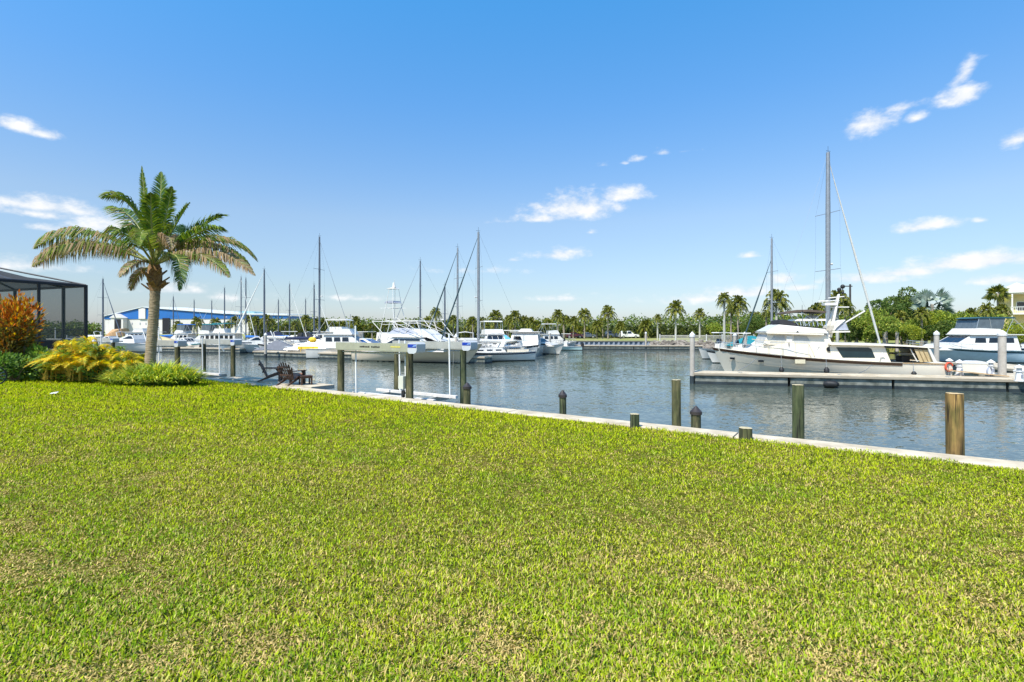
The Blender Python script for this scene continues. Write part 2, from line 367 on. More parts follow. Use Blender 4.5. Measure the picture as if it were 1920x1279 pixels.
# far land
mland = mat('far_lawn_ground', (.20, .24, .04), .95, var=.3, scale=.15, col2=(.34, .30, .10), coord='Object')
b = MB()
edge = [(-900, 175), (-150, 150), (-95, 128), (-20, 118), (0, 100), (8, 89), (32, 87), (40, 84), (52, 70), (62, 63), (110, 60), (900, 60)]
n = len(edge)
for (x, y) in edge: b.v.append((x, y, .3))
for (x, y) in edge: b.v.append((x, 1400, .3))
for (x, y) in edge: b.v.append((x, y, -1.4))
for k in range(n-1):
    b.f.append((k, k+1, n+k+1, n+k)); b.f.append((2*n+k, 2*n+k+1, k+1, k))
tag(b.build('far_bank_ground', mland), 'flat grassy land beyond the basin', kind='structure')

# seawall
sw = empty('seawall', EQ(0, 12.5), WROT, 'pale concrete seawall cap along the lower edge of the lawn', 'seawall')
def capslab(e0, e1):
    b = MB(); n_ = max(2, int((e1-e0)/.5)); pr = [(12.22, -.18), (12.22, .0), (12.235, .015), (12.80, .015), (12.82, -.0), (12.82, -.38), (12.5, -.38), (12.5, -.18)]
    for k in range(n_+1):
        e = e0+(e1-e0)*k/n_
        for (q, z) in pr: b.v.append((e, q-12.5, z))
    m_ = len(pr)
    for k in range(n_):
        for j in range(m_): a = k*m_+j; c_ = k*m_+(j+1) % m_; b.f.append((a, c_, c_+m_, a+m_))
    b.f.append(tuple(range(m_))[::-1]); b.f.append(tuple(n_*m_+j for j in range(m_)))
    return b
e_j = px2eq(1380, 12.5)[0]; k = 0
for i in range(-12, 6):
    e0 = e_j+i*6.1; capslab(e0+.016, e0+6.084).build('cap_slab', CONC, sw)
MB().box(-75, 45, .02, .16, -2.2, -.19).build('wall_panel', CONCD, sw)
# ================================================================== PILINGS ALONG THE SEAWALL
def woodmat(name, a, b_, dark=.35):
    mt = mat(name, a, .85, scale=11, stretch=(1, 1, .10), col2=b_, bump=.8, coord='Object', detail=8); t = mt.node_tree; P = t.nodes['Principled BSDF']
    src = P.inputs['Base Color'].links[0].from_socket; c = t.nodes.new('ShaderNodeTexCoord'); mp2 = t.nodes.new('ShaderNodeMapping'); mp2.inputs['Scale'].default_value = (1, 1, .35); t.links.new(c.outputs['Object'], mp2.inputs[0])
    n2_ = t.nodes.new('ShaderNodeTexNoise'); n2_.inputs['Scale'].default_value = 5; n2_.inputs['Detail'].default_value = 6; t.links.new(mp2.outputs[0], n2_.inputs[0])
    r2_ = t.nodes.new('ShaderNodeValToRGB'); r2_.color_ramp.elements[0].position = .38; r2_.color_ramp.elements[0].color = (.42, .52, .40, 1); r2_.color_ramp.elements[1].position = .6; r2_.color_ramp.elements[1].color = (1.0, 1.0, 1.0, 1); t.links.new(n2_.outputs[0], r2_.inputs[0])
    m3 = t.nodes.new('ShaderNodeMix'); m3.data_type = 'RGBA'; m3.blend_type = 'MULTIPLY'; m3.inputs[0].default_value = 1; t.links.new(src, m3.inputs[6]); t.links.new(r2_.outputs[0], m3.inputs[7]); t.links.new(m3.outputs[2], P.inputs['Base Color'])
    w_ = t.nodes.new('ShaderNodeTexNoise'); w_.inputs['Scale'].default_value = 30; w_.inputs['Detail'].default_value = 2; mp3 = t.nodes.new('ShaderNodeMapping'); mp3.inputs['Scale'].default_value = (1, 1, .035); t.links.new(c.outputs['Object'], mp3.inputs[0]); t.links.new(mp3.outputs[0], w_.inputs[0])
    r3_ = t.nodes.new('ShaderNodeValToRGB'); r3_.color_ramp.elements[0].position = .36; r3_.color_ramp.elements[0].color = (.15, .13, .12, 1); r3_.color_ramp.elements[1].position = .42; r3_.color_ramp.elements[1].color = (1, 1, 1, 1); t.links.new(w_.outputs[0], r3_.inputs[0])
    m4 = t.nodes.new('ShaderNodeMix'); m4.data_type = 'RGBA'; m4.blend_type = 'MULTIPLY'; m4.inputs[0].default_value = 1; t.links.new(m3.outputs[2], m4.inputs[6]); t.links.new(r3_.outputs[0], m4.inputs[7]); t.links.new(m4.outputs[2], P.inputs['Base Color'])
    return mt
WG = woodmat('weathered_green_piling', (.04, .045, .02), (.20, .17, .08))
WT = woodmat('treated_brown_piling', (.10, .055, .016), (.42, .26, .085))
WD = woodmat('dark_green_piling', (.03, .042, .018), (.14, .15, .07))
WE = mat('end_grain', (.38, .31, .17), .9, scale=14, var=.3, bump=.4, col2=(.55, .47, .30))
CAPB = mat('black_piling_cap', (.030, .024, .024), .5, var=.3, scale=6)
def pile_mesh(r, z0, z1, seed, top='flat'):
    rr = random.Random(seed); b = MB(); n, m_ = 20, 14
    ph = [rr.uniform(0, 6.28) for _ in range(4)]
    for k in range(m_+1):
        z = z0+(z1-z0)*k/m_; tp = 1-.06*k/m_
        for j in range(n):
            t_ = 2*PI*j/n; rad = r*tp*(1+.03*math.sin(3*t_+ph[0])+.025*math.sin(7*t_+ph[1]+z*.8)+.02*math.sin(13*t_+ph[2])+rr.uniform(-.008, .008))
            b.v.append((rad*math.cos(t_), rad*math.sin(t_), z+(0 if k < m_ or top != 'rough' else rr.uniform(-.03, .02))))
    for k in range(m_):
        for j in range(n): a = k*n+j; c_ = k*n+(j+1) % n; b.f.append((a, c_, c_+n, a+n))
    return b, n, m_
def piling(px, ytop, q, r, material, label, top='flat', z0=-2.2, endm=None, group='wooden pilings along the seawall', name='wooden_piling'):
    e, t_ = px2eq(px, q); zt = CAMH-(ytop-HOR)*t_/FPX; zc = .16 if top == 'cap' else 0
    p = EQ(e, q, z0); o = empty(name, p, random.uniform(0, 6), label, 'piling', group)
    b, n, m_ = pile_mesh(r, 0, zt-z0-zc, int(px)); b.build('post', material, o, smooth=True)
    H = zt-z0-zc; rq = random.Random(px+3); o.rotation_euler = (rq.uniform(-.012, .012), rq.uniform(-.012, .012), o.rotation_euler[2])
    if top == 'cap':
        MB().tube([(0, 0, H-.05), (0, 0, H+.02), (0, 0, H+.021), (0, 0, H+zc)], [r*1.17, r*1.17, r*1.15, .015], 20).build('cone_cap', CAPB, o, smooth=True)
    else:
        bb = MB(); i = 0; rr = random.Random(px); bb.v.append((0, 0, H+.012))
        for j in range(n): t2 = 2*PI*j/n; bb.v.append((r*.945*math.cos(t2), r*.945*math.sin(t2), H+.004+rr.uniform(0, .008)))
        for j in range(n): bb.f.append((0, 1+j, 1+(j+1) % n))
        bb.build('sawn_end', endm or WE, o)
    return o
piling(875, 717, 13.02, .125, WG, 'low piling with a black cone cap close beside the boat lift post', 'cap')
piling(1057, 731, 13.05, .105, WD, 'slim short piling with a black cone cap standing alone in mid water', 'cap')
piling(1270, 713, 13.05, .118, WG, 'tall flat topped piling just left of a short black capped one', 'flat')
piling(1304, 761, 13.0, .122, WG, 'short stubby piling with black cone cap beside a taller bare one', 'cap')
piling(1497, 722, 13.0, .125, WD, 'tall mossy green piling in front of the long white yacht', 'flat')
piling(1793, 739, 13.05, .15, WT, 'thick orange brown piling, nearest and tallest on the right', 'flat', endm=mat('fresh_end', (.62, .44, .22), .9, scale=9, var=.2))
piling(1190, 777, 12.12, .115, WD, 'low mossy post stump set in the grass edge, smaller of two stumps', 'flat', z0=-.6)
piling(1398, 803, 12.12, .145, WG, 'wide low post stump with pale top, right of the joint in the cap', 'flat', z0=-.6)

# ================================================================== BOAT LIFTS
BEAM = mat('lift_beam_olive_grey', (.38, .38, .28), .5, .2, var=.08, scale=3)
BEAMG = mat('lift_beam_grey', (.40, .40, .36), .5, .2, var=.08, scale=3)
HOUS = mat('motor_cover_grey', (.50, .52, .53), .5, var=.06)
LOGO = mat('logo_blue', (.01, .04, .32), .45, var=.15, scale=8)
LOGO2 = mat('logo_light_blue', (.20, .33, .62), .45, var=.1, scale=8)
BUNK = mat('bunk_pale_grey', (.66, .62, .58), .8, var=.1, scale=5)
PVC = mat('white_pvc', (.80, .79, .76), .4, var=.04)
def rbox(b, x0, x1, y0, y1, z0, z1, r=.05):
    o = [(x0+r, z0), (x1-r*2.2, z0), (x1-r*.6, z0+r*.7), (x1, z0+r*2.2), (x1, z1-r), (x1-r, z1), (x0+r, z1), (x0, z1-r), (x0, z0+r)]
    return b.prism(o, (y1-y0)/2, yc=(y0+y1)/2)
def lift(e_right, length, zt, label, printed=False, box2=True):
    o = empty('boat_lift', EQ(e_right, 13.1, 0), WROT, label, 'boat lift', 'boat lifts along the seawall'); W_ = 3.0; Lb = length
    posts = [(0, 0, .14), (-Lb, 0, .14), (0, W_, .135), (-Lb, W_, .135)]
    for i, (x, y, r) in enumerate(posts):
        b, n, m_ = pile_mesh(r, -3, zt-.30, 40+i+int(e_right*3)); b2 = b.build('post', [WG, WG, WD, WG][i] if printed else WG, o, loc=(x, y, 0), smooth=True)
    for y in (0, W_):
        b = MB(); x0, x1 = -Lb-.18, .12; h = .27
        b.box(x0, x1, y-.10, y+.10, zt-.03, zt).box(x0, x1, y-.10, y+.10, zt-h-.03, zt-h).box(x0, x1, y-.105, y-.09, zt-h+.001, zt-.031)
        bo = b.build('top_beam', BEAM if y == 0 and printed else BEAMG, o)
        if y == 0 and printed:     # illegible dark maker's lettering and a small yellow sticker on the beam, as far as the photograph resolves them
            tb = MB(); xx = -Lb+1.25; r_ = random.Random(4)
            for wlen in (8, 6):
                for _ in range(wlen):
                    w_ = r_.uniform(.06, .085); tb.box(xx, xx+w_*.7, y-.112, y-.106, zt-.175, zt-.13+r_.uniform(0, .02)); xx += w_
                xx += .09
            tag(tb.build('lettering', BLACK, bo), kind='stuff')
            MB().box(-.85, -.35, y-.112, y-.1065, zt-.15, zt-.10).build('sticker', mat('sticker_yellow', (.55, .48, .10), .5), bo)
        hb = MB(); rbox(hb, .12, .56, y-.22, y+.22, zt-.34, zt+.05, .06); ho = hb.build('motor_cover', HOUS, o, smooth=True)
        MB().box(.13, .545, y-.228, y-.2215, zt-.13, zt-.012).build('blue_logo_panel', LOGO, ho)
        MB().prism([(.36, zt-.11), (.545, zt-.085), (.545, zt-.03), (.42, zt-.045)], .003, yc=y-.231).build('blue_logo_panel', LOGO2, ho)
        # cable spool and cables
        MB().tube([(-Lb, y+.0, zt-.36), (.12, y, zt-.36)], .028, 8).build('drive_shaft', STEEL, o)
        for x in (-Lb+.55, -.55): MB().tube([(x, y+.06, zt-.36), (x, y+.06+(.12 if y == 0 else -.12), -.28)], .008, 5).build('lift_cable', STEEL, o)
    for x in (-Lb+.55, -.55):
        MB().box(x-.07, x+.07, .12, W_-.12, -.42, -.24).build('cradle_beam', BEAMG, o)
    for y in (.75, 2.0):
        MB().box(-Lb-.15, .5, y-.07, y+.07, -.235, -.13).build('bunk', BUNK, o)
    for x, y, zz in ((-Lb+.62, .25, 2.55), (-.48, .30, 2.0), (-.05, W_-.75, 2.25), (-Lb+.5, W_-.3, 1.95)):
        MB().tube([(x, y, -.3), (x-.05, y, zz)], .032, 10).build('guide_pole', PVC, o, smooth=True)
    return o
eR = px2eq(768, 13.1)[0]; eL = px2eq(639, 13.1)[0]
lift(eR, eR-eL, 1.90, 'boat lift nearest the camera with olive grey beams and blue marked motor covers', True)
# its control box on the inner posts
cbx = empty('electric_box', EQ(eR-.22, 13.0, 0), WROT, 'pale grey electric box strapped to the boat lift post with hanging cables', 'electric box')
MB().box(-.14, .10, -.10, .04, .30, .75).build('housing', mat('box_grey', (.55, .55, .47), .5, var=.05), cbx)
MB().tube([(.06, -.02, .32), (.10, -.08, .1), (.05, -.06, -.05), (.16, -.02, .2), (.26, 0, .5), (.30, 0, 1.2), (.28, 0, 1.55)], .012, 6).build('cable', BLACK, cbx)
MB().box(-.03, .08, -.06, .02, .0, .24).build('junction_box', BLACK, cbx)
e2 = px2eq(333, 13.1)[0]
lift(e2, 3.5, 1.80, 'boat lift behind the palm trunk, second from the camera, with two grey beams')
lift(px2eq(215, 16.1)[0]-.3, 3.5, 1.72, 'farthest boat lift, half hidden behind the yellow shrubs')

# ================================================================== DECK, ADIRONDACK CHAIRS, STOOL
dk = empty('wooden_platform', EQ(px2eq(586, 12.8)[0]-3.9, 12.85, .0), WROT, 'small grey landing platform on the seawall under the brown chairs', 'platform')
for i in range(8):
    MB().box(-3.6, 3.75, .0+i*.142, .0+i*.142+.134, .02, .05).build('plank', CONC, dk)
MB().box(-3.6, 3.75, 0, .04, -.12, .018).box(-3.6, 3.75, 1.08, 1.12, -.12, .018).box(3.70, 3.75, .045, 1.07, -.12, .018).build('fascia', CONCP, dk)
DWOOD = mat('dark_brown_stain', (.045, .022, .014), .6, scale=6, stretch=(1, 6, 6), col2=(.10, .048, .03), bump=.3)
RWOOD = mat('warm_brown_slats', (.22, .10, .06), .6, scale=6, stretch=(1, 6, 6), col2=(.32, .17, .11), bump=.3)
def adirondack(loc, rz, label, nslat=7):
    o = empty('adirondack_chair', loc, rz, label, 'chair', 'adirondack chairs on the seawall')
    # local: +x faces forward. side rails
    for y in (-.27, .27):
        MB().prism([(-.62, 0), (-.50, 0), (.33, .30), (.33, .40), (.25, .41)], .016, yc=y).build('side_rail', DWOOD, o)
        MB().box(.30, .40, y-.045+(.06 if y > 0 else -.06), y+.045+(.06 if y > 0 else -.06), 0, .56).build('front_leg', DWOOD, o)
        MB().prism([(-.38, .565), (.45, .56), (.47, .58), (.45, .59), (-.38, .595)], .065, yc=y*1.24).build('armrest', DWOOD, o)
        MB().prism([(.28, .40), (.30, .40), (.30, .555), (.18, .555)], .014, yc=y*1.24).build('arm_bracket', DWOOD, o)
    for i in range(6):
        x = .30-.095*i; z = .405-.036*i
        MB().prism([(x, z), (x+.085, z+.03), (x+.078, z+.052), (x-.007, z+.022)], .285).build('seat_slat', RWOOD, o)
    for i in range(nslat):
        k = i-(nslat-1)/2; h = .84-.012*k*k*2.2; y0 = k*.078; fan = k*.012; a = math.radians(24)
        b = MB(); w_ = .027; base = Vector((-.20, y0, .20)); tip = base+Vector((-math.sin(a)*h, fan*3, math.cos(a)*h)); nx = Vector((math.cos(a), 0, math.sin(a)))
        d = (tip-base); s1 = Vector((0, w_, 0)); s2 = Vector((0, w_*1.15, 0))
        b.sheet([base-s1, base+s1, tip+s2-d*.04, tip+s2*.5, tip-s2*.5, tip-s2-d*.04], nx, .018).build('back_slat', DWOOD, o)
    for zf, w_ in ((.25, .29), (.62, .31)):
        h = zf/math.cos(math.radians(24))*.9; x = -.20-math.sin(math.radians(24))*h-.03; z = .20+math.cos(math.radians(24))*h
        MB().box(x-.03, x-.002, -w_, w_, z-.035, z+.035).build('back_brace', DWOOD, o)
    return o
def chair_at(px, q, facing, label):
    e, t_ = px2eq(px, q); adirondack(EQ(e, q, .052 if q > 12.85 else .02), math.radians(facing), label).scale = (1.02,)*3
chair_at(510, 13.35, 18, 'left brown adirondack chair seen from its side, leaning back towards the palm')
chair_at(547, 13.0, 74, 'brown adirondack chair seen from behind with its fan of back slats')
e, t_ = px2eq(573, 13.3)
st = empty('footstool', EQ(e, 13.3, .052), .6, 'small dark brown slatted footstool in front of the adirondack chairs', 'stool')
for x in (-.2, .2):
    for y in (-.2, .2): MB().box(x-.03, x+.03, y-.03, y+.03, 0, .36).build('leg', DWOOD, st)
for i in range(5): MB().box(-.25+i*.102, -.16+i*.102, -.26, .26, .362, .385).build('slat', DWOOD, st)
MB().box(-.23, .23, -.225, -.19, .28, .358).box(-.23, .23, .19, .225, .28, .358).build('apron', DWOOD, st)

# ================================================================== DOCKS
def wpile(loc, r, zt, label, grp='white capped concrete pilings in the marina', zb=-2.2):
    o = empty('concrete_piling', (loc[0], loc[1], zb), 0, label, 'piling', grp); H = zt-zb-.22
    MB().tube([(0, 0, 0), (0, 0, H)], r, 12).build('shaft', CONCP, o, smooth=True)
    MB().tube([(0, 0, 0), (0, 0, -.42-zb)], r*1.03, 12).build('dark_band', BOTTOM, o, smooth=True)  # dark sleeve round the lower shaft, ending above the water
    MB().tube([(0, 0, H-.10), (0, 0, H+.03), (0, 0, H+.22)], [r*1.16, r*1.18, .02], 14).build('cone_cap', CAPW, o, smooth=True)
    return o
def dock(name, A, Bp, width, label, zt=-.2, secs=None, extra=None):
    A = Vector((*A, 0)); Bp = Vector((*Bp, 0)); d = Bp-A; L = d.length; rz = math.atan2(d.y, d.x)
    o = empty(name, (A.x, A.y, 0), rz, label, 'dock'); n = secs or max(1, int(L/5)); sl = L/n
    for i in range(n):
        x0, x1 = i*sl+.012, (i+1)*sl-.012
        MB().box(x0, x1, 0, width, zt-.16, zt).build('deck_slab', CONC, o)
        MB().box(x0+.06, x1-.06, .10, width-.10, -.72, zt-.161).build('float', CONCD, o); MB().box(x0+.05, x1-.05, .085, width-.09, -1.6, -.721).build('under_dock_shade', BOTTOM, o)  # dark box below each float stands in for the shade under the dock
    MB().box(.0, L, -.035, -.003, zt-.15, zt-.03).build('rub_strip', mat('dock_timber', (.30, .26, .20), .8, var=.2, scale=3, stretch=(.3, 4, 4)), o)
    for i in range(n):
        x = (i+.5)*sl; c_ = MB(); c_.box(x-.12, x+.12, .22, .25, zt+.05, zt+.075).box(x-.05, x-.02, .22, .25, zt, zt+.05).box(x+.02, x+.05, .22, .25, zt, zt+.05); c_.build('cleat', STEEL, o)
    return o, rz
DA = Vector((11.0, 30.9, 0)); DB = Vector((27.6, 26.45, 0)); DDIR = (DB-DA).normalized(); DNRM = Vector((-DDIR.y, DDIR.x, 0)); DROT = math.atan2(DDIR.y, DDIR.x)
dock('finger_dock', DA[:2], (DA+DDIR*26)[:2], 1.75, 'long low concrete finger dock in front of the big white yacht')
dp = DA+DDIR*14.0+DNRM*1.9
o = empty('main_walkway', (dp.x, dp.y, 0), DROT, 'wide pale concrete dock walkway running back from the yacht stern', 'dock')
for i in range(5):
    MB().box(2.4+.0, 13, -.10+i*2.9, -.12+(i+1)*2.9-.012, -.356, -.206).build('deck_slab', CONC, o) if i == 0 else MB().box(6.5, 9.6, -.10+i*2.9, -.12+(i+1)*2.9-.012, -.356, -.206).build('deck_slab', CONC, o)
MB().box(2.6, 12.8, .05, 2.7, -1.5, -.36).box(6.7, 9.4, 2.9, 14, -1.5, -.36).build('float', CONCD, o)
# left dock and farther docks
LA = (-31.5, 62.2); LBp = (-2.6, 49.0)
dock('finger_dock', LA, LBp, 1.8, 'long low concrete dock in front of the sportfishing boat at left centre')
dock('finger_dock', (-64, 78), (-37.5, 70.5), 1.8, 'far concrete dock seen behind the palm trunk and second boat lift')
dock('finger_dock', (9, 85), (31, 83), 1.6, 'long straight dock below the corrugated far bulkhead')
dock('finger_dock', (-70, 101), (-25, 88), 1.6, 'distant dock among the crowd of sailing boats on the left')
# corrugated sheet pile bulkhead
sp_ = empty('sheet_pile_wall', (8, 88.6, 0), math.atan2(-1.6, 24), 'grey corrugated sheet pile bulkhead below the parked cars', 'bulkhead')
shm = mat('sheet_pile_grey', (.24, .27, .32), .6, var=.15, scale=1)
b0 = MB(); pr = [(0, .1), (.12, -.12), (.42, -.12), (.54, .1)]
for k in range(3):
    b0.quad((pr[k][0], pr[k][1], -1.4), (pr[k+1][0], pr[k+1][1], -1.4), (pr[k+1][0], pr[k+1][1], .35), (pr[k][0], pr[k][1], .35))
b0.quad((.54, .1, -1.4), (.84, .1, -1.4), (.84, .1, .35), (.54, .1, .35))
first = b0.build('corrugation', shm, sp_)
for k in range(1, 20):
    c_ = first.copy(); COL.objects.link(c_); c_.parent = sp_; c_.location.x = k*.84
MB().box(-.1, 16.9, -.2, .22, .352, .5).build('cap', mat('bulkhead_cap', (.22, .21, .15), .8, var=.2), sp_)
# riprap
b = MB(); rr = random.Random(9)
for i in range(420):
    x = rr.uniform(23.5, 38); y = 86.6-(x-24)*.1+rr.uniform(-1.0, 1.2); z = -1.0+(y-85.5+(x-24)*.1)*.5+rr.uniform(-.15, .3)
    random.seed(i); b.ball((x, y, z), rr.uniform(.22, .5), 6, 4, (1, .9, .7), .25)
random.seed(7)
tag(b.build('riprap_rocks', mat('riprap', (.10, .085, .07), .9, var=.3, scale=.8, col2=(.30, .26, .22))), 'bank of grey brown boulders below the far fence', 'rocks', kind='stuff')
# far picket fence
fo = empty('railing_fence', (25.5, 88.4, .3), 0, 'pale picket fence on top of the boulder bank', 'fence')
fm = mat('fence_pale', (.52, .50, .44), .7, var=.08)
pk = MB().box(-.03, .03, -.012, .012, 0, 1.15); first = pk.build('picket', fm, fo)
for k in range(1, 100):
    c_ = first.copy(); COL.objects.link(c_); c_.parent = fo; c_.location = (k*.16, -k*.012, 0)
for z in (.15, 1.02): MB().sheet([(0, .02, z), (16, -1.2+.02, z), (16, -1.2+.02, z+.08), (0, .02, z+.08)], (0, 1, 0), .03).build('rail', fm, fo)
for k in range(7): MB().box(k*2.6-.06, k*2.6+.06, -.17-.2*k, -.05-.2*k, 0, 1.3).build('fence_post', CAPW, fo)
# concrete pilings
WP = [(1298, 30.7+.5, 622, .145, 'white capped piling at the left end of the yacht dock'),
      (1879, 29.0, 619, .19, 'thick white capped concrete piling beside the blue motoryacht stern, near the right edge'),
      (1756, 38.5, 620, .17, 'concrete piling with white cap rising in front of the blue motoryacht bow'),
      (1682, 66, 621, .19, 'distant pale piling with white cap just left of the shrubs behind the yacht stern'),
      (1658, 64, 619, .18, 'far capped piling between the slanting forestay and the yacht roof'),
      (498, 59.2, 624, .15, 'capped piling near the tip of the left centre dock'),
      (855, 50.6, 626, .14, 'grey piling at the right tip of the sportfishing boat dock'),
      (1031, 79, 622, .16, 'lone white capped piling right of the small catamaran group'),
      (1211, 84, 622, .15, 'thin pale piling in front of the corrugated bulkhead near the white car'),
      (1378, 62, 625, .2, 'beige piling behind the yacht bow, left of a pair'), (1397, 60, 622, .2, 'beige piling behind the yacht bow, right of a pair'),
      (590, 62, 628, .16, 'pinkish grey piling behind the boat with the yellow cover'), (239, 78, 626, .16, 'dark slim piling beside the white hulls left of the palm trunk'), (388, 80, 628, .16, 'distant dark piling above the second boat lift beam')]
for (px, D, yt, r, lb) in WP:
    p = at(px, yt, D); wpile(p, r, p.z, lb)
# dock boxes, pedestals, hose
def on_dock(px, py, zt=-.205):
    D = (CAMH-zt)*FPX/(py-HOR); return Vector(((px-960)/FPX*D, D, zt))
def pedestal(px, py, h, label):
    o = empty('power_pedestal', on_dock(px, py), 0, label, 'pedestal', 'white power pedestals on the dock'); s = h/1.0
    MB().tube([(0, 0, 0), (0, 0, .04), (0, 0, .05), (0, 0, .55*s)], [.24*s, .24*s, .20*s, .13*s], 8).build('body', CAPW, o)
    MB().tube([(0, 0, .551*s), (0, 0, .60*s), (0, 0, .601*s), (0, 0, .78*s)], [.19*s, .19*s, .12*s, .12*s], 8).build('lamp_housing', CAPW, o)
    MB().tube([(0, 0, .781*s), (0, 0, .83*s), (0, 0, .98*s)], [.23*s, .22*s, .02], 8).build('cap', CAPW, o)
    MB().box(-.06*s, .06*s, -.19*s, -.165*s, .2*s, .4*s).build('socket_panel', GREYC, o)
pedestal(1911, 715, .86, 'lighthouse shaped white power pedestal at the far right edge of the dock')
pedestal(1799, 704, .92, 'lighthouse shaped white power pedestal left of the white dock box')
pedestal(1858, 703, .90, 'pedestal with a cream base and coiled hose, right of the dock box')
pedestal(1780, 697, .85, 'white pedestal behind the orange hose reel')
def dockbox(px, py, w_, d_, h, label, rz=0):
    o = empty('dock_box', on_dock(px, py), rz, label, 'dock box', 'white dock boxes')
    MB().prism([(-w_/2, 0), (w_/2, 0), (w_/2*1.05, h*.75), (-w_/2*1.05, h*.75)], d_/2).build('box', CREAM, o)
    MB().prism([(-w_/2*1.08, h*.76), (w_/2*1.08, h*.76), (w_/2*1.05, h*.86), (w_*.2, h), (-w_*.2, h), (-w_/2*1.05, h*.86)], d_/2*1.06).build('lid', CAPW, o)
dockbox(1826, 699, 1.35, .6, .72, 'long white dock box with a domed lid between two pedestals', -.35)
dockbox(1924, 712, .7, .6, .55, 'white dock box cut by the right edge of the picture')
dockbox(1768, 700, .5, .5, .62, 'small white dock box under the orange hose reel')
hr = empty('hose_reel', on_dock(1773, 702)+Vector((0, -.25, 0)), 0, 'coiled orange red hose hanging at the yacht stern', 'hose')
b = MB()
for k in range(3): b.tube([(.02*k+.20*math.cos(a), .05*k, .45+.24*math.sin(a)) for a in np.linspace(.3, 5.6, 18)], .035, 8)
b.build('hose', REDM, hr, smooth=True); MB().tube([(0, .05, 0), (0, .05, .5)], .03, 8).build('stand', STEEL, hr)
bh = empty('coiled_hose', on_dock(1850, 706)+Vector((0, -.2, 0)), 0, 'dark grey hose coiled on edge beside the cream pedestal', 'hose')
b = MB()
for k in range(3): b.tube([(.14*math.cos(a), .03*k, .28+.25*math.sin(a)) for a in np.linspace(0, 6.2, 18)], .022, 6)
b.build('coil', GREYC, bh)
rmp = empty('boarding_plank', on_dock(1772, 704)+Vector((0, -.3, 0)), -.35, 'brown boarding plank lying from the yacht stern onto the dock', 'plank')
MB().sheet([(0, 0, .28), (2.6, -.1, .04), (2.6, .3, .04), (0, .35, .28)], (0, 0, 1), .05).build('board', TEAK, rmp)
for x in (.1, .55): MB().tube([(x, .1, 0), (x, .1, .32)], .02, 6).build('leg', STEEL, rmp)
